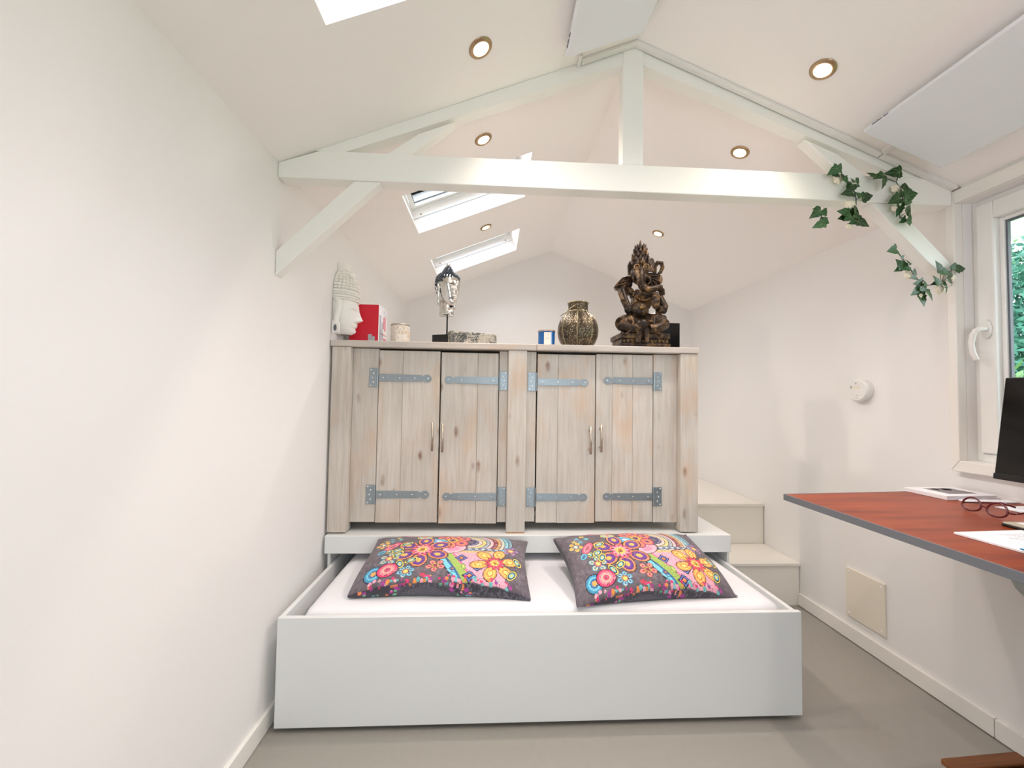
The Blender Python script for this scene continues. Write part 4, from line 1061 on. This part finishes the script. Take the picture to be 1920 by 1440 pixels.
T_([(-16, 100, 4), (-30, 112, 2), (-38, 100, -8), (-34, 82, -14), (-28, 66, -16)], [8, 8, 7, 7, 6.5]); E_(-28, 64, -17, 7, 6, 8)       # left arm, club
T_([(22, 98, 4), (34, 92, -2), (42, 72, -8), (40, 66, -10), (26, 66, -18)], [9, 8, 7.5, 7, 6.5])                                   # right arm
E_(21, 76, -20, 8, 4.5, 11)
for k in range(4): T_([(15.5 + 3.6 * k, 82, -21), (15.2 + 3.7 * k, 92 - abs(k - 1.5) * 1.5, -23)], [2.1, 1.7])
T_([(14, 74, -22), (11, 80, -24)], [2.2, 1.8])
E_(-3, 134, -2, 17, 17, 17); E_(-4, 124, -8, 14, 12, 12)
T_([(-7, 138, -16), (-8, 126, -21), (-8, 114, -22), (-5, 106, -21), (4, 100, -21), (14, 101, -22), (24, 104, -22), (32, 99, -20), (34, 91, -18)], [8, 7.4, 7, 6.6, 6.4, 6.2, 6, 5.4, 4.6])   # trunk
for k in range(12):
    zz = 136 - 2.6 * k; E_(-8, zz, -22.5, 6.6, 4.2, 1.2)
E_(-13.5, 141, -14, 4.8, 4.2, 4.4); E_(4, 142, -14, 4.8, 4.2, 4.4)           # eyes
T_([(2, 128, -14), (10, 121, -18), (11, 114, -19), (6, 109, -18)], [3.2, 3, 2.6, 1.6]); T_([(-15, 128, -13), (-19, 120, -17), (-18, 114, -18)], [3, 2.6, 1.4])
fig = obj('figure', fg, M['bronze'], sg, smooth=True)
rm = fig.modifiers.new('remesh', 'REMESH'); rm.mode = 'VOXEL'; rm.voxel_size = .0032; rm.use_smooth_shade = True
for x, z in ((-13.5, 141), (4, 142)):
    ey = MB(); ey.lathe([(5 * SC, 0), (5.6 * SC, .6 * SC), (4.4 * SC, 1.0 * SC)], 14, P_(x, z, -18.4), axis=(0, -1, 0), caps=False)
    obj('eye_ring', ey, M['eyegold'], sg, smooth=True)
for s_, cx_, cz_, nm in ((-1, -34, 117, 0), (1, 25, 124, 1)):
    e = MB(); n = 18
    if s_ < 0: out = [(-12, 128), (-22, 131), (-34, 126), (-44, 116), (-49, 108), (-46, 103), (-36, 104), (-24, 106), (-14, 112)]
    else: out = [(8, 136), (16, 138), (28, 137), (35, 130), (38, 118), (34, 110), (26, 108), (17, 112), (10, 120)]
    e.prism([P_(x, z, 2 - 6 * (1 if i in (2, 3, 4, 5) else 0)) for i, (x, z) in enumerate(out)], (0, 7 * SC, 0))
    for k in range(4):
        a0 = out[1]; b0 = out[3 + k if 3 + k < len(out) else -1]
        e.tube([P_(out[0][0], out[0][1] - 6, -1), P_((out[0][0] + b0[0]) / 2, (out[0][1] + b0[1]) / 2 - 3, -5.5), P_(b0[0] * .94 + out[0][0] * .06, b0[1], -5)], [1.6 * SC, 2.2 * SC, 1.2 * SC], 6)
    obj('ear', e, M['bronze'], sg, 0.004, smooth=False, label='broad fan shaped elephant ear')
cr_ = MB()
tiers = [(152, 15.5, 148), (160, 13.5, 152), (168, 12, 158), (176, 10, 166), (183, 7.5, 174)]
cr_.lathe([(15 * SC, 0), (16.5 * SC, 4 * SC), (14 * SC, 9 * SC), (12.5 * SC, 22 * SC), (10 * SC, 30 * SC), (6 * SC, 38 * SC), (3.2 * SC, 45 * SC), (.4 * SC, 54 * SC)], 18, P_(0, 143.5, 0))
for zz, rr, _z in tiers:
    n = 10
    for k in range(n):
        a = 2 * math.pi * (k + .5 * (int(zz / 8) % 2)) / n
        cr_.lathe([(2.6 * SC, -2 * SC), (3 * SC, 2 * SC), (1.6 * SC, 6 * SC), (.2 * SC, 9 * SC)], 6, P_(rr * math.cos(a), zz - 3, rr * math.sin(a)), axis=(math.cos(a) * .35, math.sin(a) * .35, 1))
cr_.ell(P_(-3, 152, -16), sz(3.4, 2, 4), 8, 6); cr_.ell(P_(-2, 165, -12), sz(3, 2, 3.6), 8, 6)
obj('crown', cr_, M['bronze'], sg, label='tall tiered crown ending in a spike')
og = MB()
og.prism([P_(x, z, -1) for x, z in ((14, 140), (26, 140), (29, 152), (25, 163), (21, 166), (17, 160), (15, 150))], (0, 5 * SC, 0))
og.prism([P_(x, z, -1) for x, z in ((-22, 132), (-16, 134), (-16, 150), (-19, 159), (-23, 150))], (0, 5 * SC, 0))
obj('headdress_scroll', og, M['bronze'], sg, 0.002, label='leaf shaped fins behind the ears')['kind'] = 'stuff'
og = MB()
og.tube([P_(*p) for p in ((28, 138, 2), (28, 150, 2), (33, 157, 1), (40, 156, 0), (42, 148, 0), (38, 139, 0), (33, 134, 1))], [3.6 * SC, 4 * SC, 4.2 * SC, 4 * SC, 3.6 * SC, 3.2 * SC, 2.6 * SC], 10)
og.ell(P_(38, 126, 2), sz(5, 4, 9), 10, 7); og.ell(P_(40, 112, 2), sz(4, 3, 5), 8, 6)
obj('headdress_scroll', og, M['bronze'], sg, 0.002, label='curled scroll behind the ear')['kind'] = 'stuff'
dr_ = MB()
dr_.prism([P_(x, z, -35) for x, z in ((-18, 28), (-9, 30), (-12, 4), (-22, 2))], (0, 3 * SC, 0)); dr_.prism([P_(x, z, -35) for x, z in ((-6, 30), (4, 28), (3, 6), (-4, 2))], (0, 3 * SC, 0))
dr_.prism([P_(x, z, 6) for x, z in ((30, 52), (40, 44), (48, 20), (50, -6), (40, -4), (36, 24))], (0, 10 * SC, 0))
for sx, xs_ in ((-1, (-27, -24, -27, -37)), (1, (15, 12, 15, 24))):
    dr_.tube([P_(xs_[0], 50, -27), P_(xs_[1], 38, -34), P_(xs_[2], 26, -35), P_(xs_[3], 16, -33)], 2.1 * SC, 8)
for k in range(6): dr_.ell(P_(13 + .2 * k, 24 + 3.6 * k, -33), sz(1.8, 1.6, 1.8), 6, 5); dr_.ell(P_(-26 + .3 * k, 22 + 3.6 * k, -33), sz(1.8, 1.6, 1.8), 6, 5)
obj('sash', dr_, M['bronze'], sg, 0.001, label='hanging sash ends and bead strings over the lap')['kind'] = 'stuff'
nb = MB()
nb.lathe([(4.6 * SC, 0), (3.4 * SC, 2.2 * SC), (1.2 * SC, 4 * SC)], 12, P_(-6, 66, -23), axis=(0, -1, 0))
for k in range(12):
    t = -1 + 2 * k / 11; nb.ell(P_(2 + 19 * t, 88 - 6 * (1 - t * t) + 4 * t * t, -12 - 3 * (1 - t * t)), sz(2.0, 1.8, 2.2), 7, 5)
obj('ornament', nb, M['gold'], sg, smooth=True)['kind'] = 'stuff'

# --- black box (small speaker) behind the statue
yk = 2.25; kx0, kx1 = at(1236, 630, Y=yk).x, at(1275, 630, Y=yk).x; kz = at(1260, 605.5, Y=yk).z
kb = thing('speaker', 'plain black speaker box half hidden by the dark statue', 'speaker', ((kx0 + kx1) / 2, yk, ZT))
obj('body', MB().box(-(kx1 - kx0) / 2, (kx1 - kx0) / 2, 0, .13, 0, kz - ZT), M['black'], kb, 0.003)
obj('front_cloth', MB().box(-(kx1 - kx0) / 2 + .006, (kx1 - kx0) / 2 - .006, -.003, -.0003, .006, kz - ZT - .006), M['screen'], kb, 0.001)

# ================================================================== RIGHT WALL FITTINGS
dp = at(1619, 732, X=XR)
de = thing('gas_alarm', 'round white alarm with small display on the right wall', 'alarm', (XR, dp.y, dp.z))
def disc(prof, m, nm, seg=40): return obj(nm, MB().lathe(prof, seg, (0, 0, 0), axis=(-1, 0, 0)), m, de, smooth=False)
disc([(0, .0005), (.053, .0005), (.055, .004), (.055, .016), (.051, .0175)], M['plas'], 'base')
disc([(.051, .0178), (.0555, .0185), (.0565, .024), (.0555, .031), (.050, .0375), (0, .039)], M['plas'], 'cover')
dpz = MB().box(-.0398, -.0386, -.018, .024, .009, .021); obj('display', dpz, M['cream'], de)
obj('display_edge', MB().box(-.0399, -.0388, .024, .028, .009, .022), M['gasket'], de)
tx = MB(); tx.box(-.0386, -.0375, -.008, .006, -.040, -.0375); tx.ell((-.0385, -.006, -.026), .0022, 8, 6); tx.ell((-.0385, .002, .034), (.001, .0045, .0045), 8, 6)
obj('marking', tx, M['greyprint'], de)['kind'] = 'stuff'
ha = thing('wall_hatch', 'cream square access cover screwed to the right wall', 'access cover', (XR, 1.868, .243))
obj('plate', MB().box(-.011, -.0005, -.1, .1, -.122, .119), M['cream'], ha, 0.002)
for yy in (-.084, .084):
    for zz in (-.104, .1):
        obj('screw', MB().lathe([(.0065, 0), (.0055, .002), (.0022, .0025), (.0018, .0012), (0, .0012)], 14, (-.011, yy, zz), axis=(-1, 0, 0)), M['trimw'], ha)

# ================================================================== DESK
ZD = .862; XFD = 1.078
dk = thing('desk', 'wall mounted desk with cherry red top and grey edge', 'desk', (1.46, 1.0, 0))
def dpoly(name, poly, z0, z1, m, bev=0.0008):
    b = MB().prism([(x - 1.46, y - 1.0, z0) for x, y in poly], (0, 0, z1 - z0)); return obj(name, b, m, dk, bev)
e0 = .004
dpoly('desk_top', [(XFD + e0, -.3), (1.8385, -.3), (1.8385, 1.4835 - e0), (XFD + e0, 1.414 - e0)], ZD - .022, ZD, M['cherry'])
dpoly('edge_band', [(XFD, -.3), (XFD + e0 - .0001, -.3), (XFD + e0 - .0001, 1.414), (XFD, 1.414)], ZD - .022, ZD + .0003, M['edge'])
dpoly('edge_band', [(XFD + e0, 1.4142 - e0), (1.838, 1.4837 - e0), (1.838, 1.4837), (XFD + e0, 1.4142)], ZD - .022, ZD + .0003, M['edge'])
for yy in (.80, -.12):
    b = MB().prism([(1.105 - 1.46, yy - 1, ZD - .0225), (1.8385 - 1.46, yy - 1, ZD - .0225), (1.8385 - 1.46, yy - 1, .16), (1.80 - 1.46, yy - 1, .16), (1.12 - 1.46, yy - 1, ZD - .05)], (0, -.022, 0))
    obj('bracket', b, M['bracket'], dk, 0.001, label='grey triangular wall bracket')
# book, leaflet, envelopes
M['paper'] = mat('white_paper', (236, 236, 240), 0.6); M['photo'] = mat('dark_cover_photo', (112, 106, 112), 0.35, var=.5, scale=30); M['ink'] = mat('grey_blue_ink', (120, 126, 150), 0.6)
M['skin'] = mat('pale_print', (206, 176, 166), 0.4)
bk = thing('book', 'thick white book with a photo cover at the far desk corner', 'book', (1.613, 1.328, ZD + .0006), math.radians(3))
obj('pages', MB().box(.003, .207, .003, .137, .0018, .0122), M['paper'], bk)
cvb = MB().box(0, .21, 0, .14, 0, .0017); cvb.box(0, .21, 0, .14, .0123, .014); cvb.box(-.0015, 0, 0, .14, 0, .014)
cv = obj('cover', cvb, M['carton'], bk, 0.0005)
obj('cover_photo', MB().box(.05, .165, .03, .115, .0141, .0144), M['photo'], cv)
q = MB(); q.lathe([(0, .0146), (.016, .0146)], 12, (.125, .095, 0)); q.lathe([(0, .0146), (.012, .0146)], 12, (.085, .1, 0)); obj('cover_print', q, M['skin'], cv)
lf = obj('leaflet', MB().box(-.09, .09, -.019, .019, 0, .004), M['paper'], None, 0.0004); lf.location = (1.738, 1.303, ZD + .0006); tag(lf, 'thin white leaflet lying against the thick book', 'leaflet')
for k, (x, y, a, lab) in enumerate(((1.742, 1.187, .05, 'lower white envelope at the right edge of the desk'), (1.765, 1.172, -.04, 'upper white envelope resting on another by the glasses'))):
    ev = thing('envelope', lab, 'envelope', (x, y, ZD + .0006 + .0022 * k), a, 'white envelopes on the desk')
    obj('sheet', MB().box(-.07, .07, -.055, .055, 0, .002), M['paper'], ev, 0.0003)
    obj('flap', MB().prism([(-.07, -.055, .00205), (.07, -.055, .00205), (0, .01, .00205)], (0, 0, .0003)), M['carton'], ev)
# reading glasses
M['frame'] = mat('dark_red_acetate', (86, 10, 22), 0.2, coat=.3)
M['lens'] = glassmat('spectacle_lens', (.93, .93, .93))
gl = thing('glasses', 'dark red framed reading glasses standing on the desk', 'glasses', (1.512, 1.152, ZD + .002), math.radians(-4))
rimb = MB(); lens = []
for s_ in (-1, 1):
    cy_ = s_ * .0335; pts = []
    for k in range(25):
        a = 2 * math.pi * k / 24; ex = .0255 * math.cos(a) * (1 + .0); ez = .0245 * math.sin(a) * (1 if math.sin(a) > 0 else .62)
        pts.append((.010 * (ez + .0175) / .035 + .10 * (ex * s_) ** 2 * 10 * .2, cy_ + ex, .0185 + ez))
    rimb.tube(pts, .0026, 8, caps=False); lens.append(pts)
rimb.tube([(.006, -.0085, .022), (.004, 0, .025), (.006, .0085, .022)], .0022, 8)
for s_ in (-1, 1): rimb.tube([(.008, s_ * .058, .022), (.012, s_ * .064, .021), (.018, s_ * .066, .020)], .003, 8)
obj('rim', rimb, M['frame'], gl, smooth=True)
for pts in lens: obj('lens', MB().add(pts[:-1], [tuple(range(24))]), M['lens'], gl)
obj('temple', MB().tube([(.018, .066, .02), (.06, .052, .024), (.10, .034, .028), (.125, .02, .018)], [.0026, .0024, .0026, .003], 8), M['frame'], gl, smooth=True)
obj('temple', MB().tube([(.018, -.066, .02), (.06, -.062, .024), (.10, -.056, .027), (.128, -.05, .018)], [.0026, .0024, .0026, .003], 8), M['frame'], gl, smooth=True)
# organiser beside the glasses
M['beige'] = mat('beige_grey_cover', (176, 170, 154), 0.5)
ng = thing('organiser', 'beige topped organiser with dark rounded base by the glasses', 'organiser', (1.435, 1.055, ZD + .0006), math.radians(-3))
obj('base', MB().prism([(x, y, 0) for x, y in ((.006, 0), (0, -.006), (0, -.24), (.14, -.24), (.14, 0))], (0, 0, .007)), M['black'], ng, 0.002)
obj('cover', MB().prism([(x, y, .0072) for x, y in ((.008, -.002), (.002, -.008), (.002, -.238), (.138, -.238), (.138, -.002))], (0, 0, .0035)), M['beige'], ng, 0.001)
obj('inlay', MB().box(.03, .13, -.23, -.015, .0108, .0114), M['carton'], ng)
# writing pad and pen
pdg = thing('writing_pad', 'white sheet pad covered with small writing near the desk edge', 'paper pad', (1.211, .984, ZD + .0006), math.radians(4))
obj('sheets', MB().box(0, .21, -.297, 0, 0, .005), M['paper'], pdg, 0.0004)
ik = MB()
for r_ in range(18):
    yy = -.03 - .0085 * r_; x = .085 + rng.uniform(0, .01)
    while x < .2:
        wv_ = rng.uniform(.006, .016); ik.box(x, min(x + wv_, .203), yy, yy + .0014, .005, .0052); x += wv_ + .003
ik.box(.03, .2, -.2, -.1993, .005, .0052); ik.box(.055, .0557, -.29, -.01, .005, .0052)
obj('writing', ik, M['ink'], pdg)
M['penb'] = mat('bright_blue_pen', (20, 130, 190), 0.2, coat=.5)
pn = thing('pen', 'bright blue pen lying across the writing pad corner', 'pen', (1.213, .856, ZD + .0105), math.radians(-62))
obj('barrel', MB().lathe([(.0012, 0), (.002, .004), (.0045, .014), (.0045, .13), (.003, .134)], 12, (0, 0, 0), axis=(1, 0, 0)), M['penb'], pn, smooth=True)
obj('cap', MB().lathe([(.0049, .085), (.0051, .087), (.0051, .138), (.003, .141)], 12, (0, 0, 0), axis=(1, 0, 0)), M['blue'], pn, smooth=True)
obj('grip', MB().lathe([(.0047, .012), (.0049, .014), (.0049, .04), (.0046, .042)], 12, (0, 0, 0), axis=(1, 0, 0)), M['carton'], pn, smooth=True)
# monitor, parallel to the wall and tipped back
mo_ = thing('monitor', 'black computer monitor on the desk before the window', 'monitor', (1.68, .92, ZD))
tb = math.atan2(.049, .323); mh = .327
def mpt(a, y, d):  # a along the height, y, d depth behind the glass
    return Vector((1.603 + a * math.sin(tb) + d * math.cos(tb) - 1.68, y - .92, .9666 + a * math.cos(tb) - d * math.sin(tb) - ZD))
def mbox(name, a0, a1, y0_, y1_, d0, d1, m, par, bev=.002):
    vv = [mpt(a, y, d) for d in (d0, d1) for (a, y) in ((a0, y0_), (a1, y0_), (a1, y1_), (a0, y1_))]
    return obj(name, MB().add(vv, [(0, 1, 2, 3), (4, 7, 6, 5), (0, 4, 5, 1), (1, 5, 6, 2), (2, 6, 7, 3), (3, 7, 4, 0)]), m, par, bev)
sc_ = mbox('housing', 0, mh, .65, 1.19, .001, .026, M['black'], mo_, .003)
mbox('screen', .020, mh - .004, .655, 1.186, -.0004, .0008, M['screen'], sc_, 0)
mbox('lower_bezel', 0.0005, .0185, .651, 1.189, -.0035, .0008, M['black'], sc_, .001)
obj('stand_neck', MB().prism([(-.02, -.03, .012), (.025, -.03, .012), (.06, -.03, .26), (.035, -.03, .26)], (0, .06, 0)), M['black'], mo_, .003)
obj('stand_base', MB().box(-.09, .09, -.12, .12, .0006, .012), M['black'], mo_, .004)

# ================================================================== LOW SLATTED STOOL
ZS = .21; s0 = at(1763, 1421, Z=ZS); s1 = at(1904, 1408, Z=ZS)
ang = math.atan2(s1.y - s0.y, s1.x - s0.x); sl_ = math.hypot(s1.x - s0.x, s1.y - s0.y)
stl = thing('stool', 'low brown slatted wooden stool on the floor under the desk', 'stool', (s0.x, s0.y, 0), ang)
for k in range(5): 
    b = MB().box(-sl_ / 2, sl_ / 2, -.0185, .0185, -.008, .008)
    o = obj('slat', b, M['brownwood'], stl, .003); o.location = (sl_ / 2, -.0185 - k * .0425, ZS - .008 - (.0 if k == 0 else .003))
for x in (.015, sl_ - .035):
    obj('rail', MB().box(x, x + .02, -.205, -.006, ZS - .052, ZS - .0195), M['brownwood'], stl, .002)
    for y in (-.035, -.2): obj('leg', MB().box(x, x + .02, y, y + .025, 0.0005, ZS - .0525), M['brownwood'], stl, .002)

# ================================================================== IVY
def leafmat():
    m, nt, b = newmat('ivy_leaf_green'); N = nt.nodes; L = nt.links
    oi = N.new('ShaderNodeObjectInfo'); r = ramp(N, [(0, (30, 66, 32)), (.5, (44, 92, 42)), (1, (62, 112, 70))]); L.new(oi.outputs['Random'], r.inputs['Fac'])
    tc = N.new('ShaderNodeTexCoord'); nz = N.new('ShaderNodeTexNoise'); nz.inputs['Scale'].default_value = 6; L.new(tc.outputs['Object'], nz.inputs['Vector'])
    mx = N.new('ShaderNodeMix'); mx.data_type = 'RGBA'; mx.blend_type = 'MULTIPLY'; mx.inputs[0].default_value = .5; L.new(r.outputs[0], mx.inputs[6]); L.new(nz.outputs['Color'], mx.inputs[7])
    L.new(mx.outputs[2], b.inputs['Base Color']); b.inputs['Roughness'].default_value = .42
    return m
M['ivy'] = leafmat(); M['stem'] = mat('dark_ivy_stem', (44, 58, 40), .6); M['vein'] = mat('pale_leaf_vein', (132, 160, 104), .6); M['petal'] = mat('cream_silk_petal', (238, 230, 208), .8)
# unit leaf: base at 0, tip at x = 1
half = [(0, 0), (-.10, .16), (-.06, .36), (.10, .50), (.22, .36), (.45, .34), (.66, .20), (1.0, 0)]
V_ = []; 
for x, y in half: V_.append((x, y, .10 * y * y - .12 * x * x + .16 * y))
for x, y in half[1:-1]: V_.append((x, -y, .10 * y * y - .12 * x * x + .16 * y))
mid = [(.15, 0, 0.0), (.4, 0, -.02), (.7, 0, -.06)]
b0 = len(V_); V_ += mid
Lf = [(0, 1, b0), (1, 2, b0), (2, 3, b0), (3, 4, b0), (4, 5, b0 + 1, b0), (5, 6, b0 + 2, b0 + 1), (6, 7, b0 + 2)]
o_ = lambda i: i if i in (0, 7) or i >= b0 else i + 7
Lf += [tuple(reversed([o_(i) for i in f])) for f in Lf]
leaf_me = MB().add(V_, Lf).mesh('leaf'); leaf_me.materials.append(M['ivy'])
for p in leaf_me.polygons: p.use_smooth = True
vb = MB()
for (x, y) in ((.82, 0), (.42, .26), (.42, -.26), (.08, .38), (.08, -.38)):
    n_ = 4; pts = []
    for i in range(n_ + 1):
        t = i / n_; xx, yy = .02 + (x - .02) * t, y * t; pts.append((xx, yy, .10 * yy * yy - .12 * xx * xx + .16 * abs(yy) + .006))
    vb.tube(pts, .009, 4)
vein_me = vb.mesh('vein'); vein_me.materials.append(M['vein'])
def ivy(label, crop, sc, stem, leaves, flowers, Yd, anchor):
    def W(x, y, Y): return at(crop[0] + x / sc, crop[1] + y / sc, Y=Y)
    o0 = W(*anchor, Yd)
    t = thing('ivy_garland', label, 'ivy', o0, group='ivy sprays on the roof truss')
    for k, st_ in enumerate(stem):
        pts = [W(x, y, Yd + .004 + .004 * math.sin(i * 1.3 + k)) - o0 for i, (x, y) in enumerate(st_)]
        obj('stem', MB().tube(pts, .0016, 6), M['stem'], t, smooth=True)
    allst = [W(x, y, Yd + .004) for st_ in stem for (x, y) in st_]
    for (cx, cy, ln_, an) in leaves:
        Y = Yd - .004 - rng.uniform(0, .022); L_ = ln_ / sc * Y / FPX * 1.28
        a = math.radians(an); c = W(cx, cy, Y)
        tip = Vector((math.cos(a), rng.uniform(-.25, .25), math.sin(a))).normalized()
        nrm = Vector((rng.uniform(-.35, .35) + .2, -1, rng.uniform(-.1, .45))); nrm = (nrm - tip * nrm.dot(tip)).normalized()
        sd = nrm.cross(tip)
        R = Matrix((tip, sd, nrm)).transposed().to_4x4()
        lo = bpy.data.objects.new('leaf', leaf_me); COL.objects.link(lo); lo.parent = t
        pos = c - tip * L_ * .42 - o0
        lo.matrix_local = Matrix.Translation(pos) @ R @ Matrix.Diagonal((L_, L_ * 1.05, L_, 1))
        vo = bpy.data.objects.new('vein', vein_me); COL.objects.link(vo); vo.parent = lo
        # petiole back to the nearest point of the stem
        pw = pos + o0; near = min(allst, key=lambda q: (q - pw).length)
        if .004 < (near - pw).length < .06:
            mid_ = (near + pw) / 2 + Vector((0, 0, .003))
            obj('petiole', MB().tube([near - o0, mid_ - o0, pos], .0009, 5), M['stem'], t, smooth=True)
    for (cx, cy, rr) in flowers:
        Y = Yd - .006; c = W(cx, cy, Y) - o0; R_ = rr / sc * Y / FPX
        f = MB()
        for k in range(9):
            a = 2 * math.pi * k / 5 + (.6 if k > 4 else 0); q = R_ * (.62 if k < 5 else .3)
            f.ell((c.x + q * math.cos(a), c.y - (.004 if k > 4 else 0), c.z + q * math.sin(a)), (R_ * .52, R_ * .22, R_ * .46), 9, 6, Matrix.Rotation(a, 3, 'Y'))
        obj('flower', f, M['petal'], t, smooth=True, label='cream silk flower')
C5 = (1500, 300)
ivy('ivy spray with cream flowers over the joint of tie beam and brace', C5, 8.0, [[(610, 150), (640, 250), (740, 340), (830, 500), (842, 600), (840, 680), (790, 760), (780, 880), (870, 925)]],
    [(605, 95, 110, 55), (500, 165, 140, 215), (535, 215, 100, 200), (655, 250, 95, 20), (690, 300, 90, -40), (865, 300, 100, 45), (785, 300, 80, 100), (760, 420, 160, 235), (720, 490, 150, 192), (880, 520, 95, 120), (1010, 550, 150, 15), (670, 790, 180, 170), (840, 750, 150, 80), (720, 870, 120, 215), (640, 865, 110, 195), (850, 850, 100, -30), (800, 930, 110, 200), (940, 945, 170, -25), (790, 800, 110, 250)],
    [(570, 290, 75), (750, 675, 90), (740, 990, 55)], YT - .012, (610, 150))
ivy('small ivy sprig hanging below the tie beam, leftmost', C5, 8.0, [[(300, 700), (318, 850), (335, 905), (290, 945)], [(318, 850), (300, 900), (310, 930)]],
    [(240, 805, 150, 218), (375, 765, 105, 55), (245, 732, 85, 180), (285, 975, 135, 200), (395, 925, 110, -8), (375, 885, 75, 20)], [(210, 725, 30)], YT + .022, (300, 700))
ivy('ivy spray hanging down the tie beam, nearest the window', C5, 8.0, [[(1060, 245), (1200, 255), (1340, 290), (1440, 330), (1510, 430), (1540, 560), (1550, 690), (1490, 800), (1500, 870), (1600, 895)], [(1450, 320), (1470, 240), (1480, 200)]],
    [(1080, 225, 120, 140), (1190, 245, 130, 200), (1250, 335, 160, 262), (1400, 190, 170, 178), (1500, 190, 100, 60), (1570, 385, 105, 65), (1620, 440, 100, 0), (1510, 510, 130, 240), (1660, 525, 180, 15), (1430, 600, 180, 205), (1630, 610, 160, 0), (1545, 660, 100, 240), (1480, 760, 140, 260), (1630, 740, 150, 50), (1640, 860, 150, 80), (1545, 905, 100, 220), (1635, 935, 90, -60)],
    [(1430, 430, 70), (1415, 725, 50)], YT - .012, (1440, 330))
C6 = (1650, 450)
ivy('ivy spray wound round the foot of the right brace', C6, 10.29, [[(340, 230), (440, 370), (540, 490), (640, 650), (760, 800), (880, 880), (1020, 862), (1180, 830), (1310, 710), (1370, 590), (1470, 570)], [(880, 880), (850, 1000), (830, 1080)]],
    [(250, 195, 200, 195), (430, 350, 80, -70), (390, 460, 180, 130), (380, 545, 160, 215), (490, 555, 110, 180), (560, 540, 100, 10), (540, 430, 120, 120), (670, 600, 120, 60), (650, 720, 120, 200), (750, 830, 170, 190), (860, 820, 110, 90), (710, 985, 210, 218), (850, 940, 140, 45), (960, 1070, 200, -55), (820, 1160, 200, -80), (1130, 510, 190, 115), (1420, 500, 130, 60), (1550, 550, 180, 5), (1360, 660, 150, 5), (1090, 780, 180, 115), (1060, 830, 100, 200), (1360, 790, 150, -10), (1260, 870, 110, -50), (1275, 980, 120, -70), (1210, 620, 120, 190)],
    [(1150, 950, 110), (1230, 650, 70), (1385, 725, 70), (540, 670, 85), (770, 1080, 60)], YT - .012, (880, 880))

# ================================================================== GARDEN OUTSIDE THE WINDOW
M['grass'] = mat('garden_grass', (92, 132, 70), .9, bump=.6, scale=60, var=.3)
struct('ground', MB().box(XR + .2, 24, -14, 22, -.2, -.1), M['grass'], 'green garden ground beyond the window', 'ground')
struct('trim_7', MB().box(XR + .161, 2.42, YF, YB, 2.035, 2.06).box(2.42, 2.445, YF, YB, 1.985, 2.09), M['pvc'], 'white roof overhang outside the window', 'eave')
def foliage(n, c, r, size, seed, flat=1.0):
    rg = np.random.RandomState(seed); V = np.zeros((n * 4, 3)); d = rg.normal(size=(n, 3)); d /= np.linalg.norm(d, axis=1)[:, None]
    rad = rg.rand(n) ** .45; lump = 1 + .25 * np.sin(5 * d[:, 0] + seed) * np.sin(4 * d[:, 2] + 1)
    P = np.array(c) + d * rad[:, None] * lump[:, None] * np.array(r)
    a = rg.normal(size=(n, 3)); a /= np.linalg.norm(a, axis=1)[:, None]; b = np.cross(a, rg.normal(size=(n, 3))); b /= np.linalg.norm(b, axis=1)[:, None]
    s = size * (.6 + .8 * rg.rand(n))[:, None]
    V[0::4] = P - a * s; V[1::4] = P + b * s * .45; V[2::4] = P + a * s; V[3::4] = P - b * s * .45
    m_ = MB(); m_.v = [tuple(p) for p in V]; m_.f = [(4 * i, 4 * i + 1, 4 * i + 2, 4 * i + 3) for i in range(n)]
    return m_
def gleaf(name, rgb): 
    m, nt, b = newmat(name); b.inputs['Base Color'].default_value = (*lin(rgb), 1); b.inputs['Roughness'].default_value = .6
    return m
M['g1'] = gleaf('shrub_green', (48, 104, 84)); M['g2'] = gleaf('light_shrub_green', (84, 122, 66)); M['bark'] = mat('branch_bark', (96, 82, 70), .8)
for (x, y, rz_, rr, m, lab, sd, n) in ((4.9, 3.5, 2.7, 1.0, 'g1', 'dense blue green shrub seen through the window', 3, 24000), (3.2, 2.2, 1.3, .45, 'g2', 'low light green plant just outside the window', 5, 2600), (11.5, 8.6, 2.4, 1.6, 'g1', 'tall hedge shrub farther back in the garden', 8, 4200)):
    t = thing('garden_shrub', lab, 'shrub', (x, y, -.1))
    f = obj('foliage', foliage(n, (0, 0, rz_ * .55), (rr, rr, rz_ * .6), .036, sd), M[m], t); f['kind'] = 'stuff'
    sb = MB()
    for k in range(5): a = k * 1.26; sb.tube([(0.05 * math.cos(a), .05 * math.sin(a), 0), (.2 * rr * math.cos(a), .2 * rr * math.sin(a), rz_ * .4), (.5 * rr * math.cos(a), .5 * rr * math.sin(a), rz_ * .8)], [.02, .014, .006], 6)
    obj('stem', sb, M['bark'], t)
tr_ = thing('garden_tree', 'thin branched tree against the bright sky outside', 'tree', (8.2, 5.6, -.1))
tk = MB(); tips = []
def grow(p, d, L_, r, n):
    q = p + d * L_; tk.tube([p, (p + q) / 2 + Vector((rng.uniform(-.05, .05), rng.uniform(-.05, .05), 0)), q], [r, r * .85, r * .7], 6)
    if n == 0: tips.append(q); return
    for k in range(3):
        e = (d + Vector((rng.uniform(-.8, .8), rng.uniform(-.8, .8), rng.uniform(-.2, .5)))).normalized(); grow(q, e, L_ * rng.uniform(.6, .8), r * .6, n - 1)
grow(Vector((0, 0, 0)), Vector((0, 0, 1)), 1.3, .05, 5)
obj('trunk', tk, M['bark'], tr_)
lv = MB()
for k, q in enumerate(tips):
    f = foliage(8, q, (.16, .16, .14), .05, k); lv.add(f.v, f.f)
lo = obj('foliage', lv, M['g2'], tr_); lo['kind'] = 'stuff'
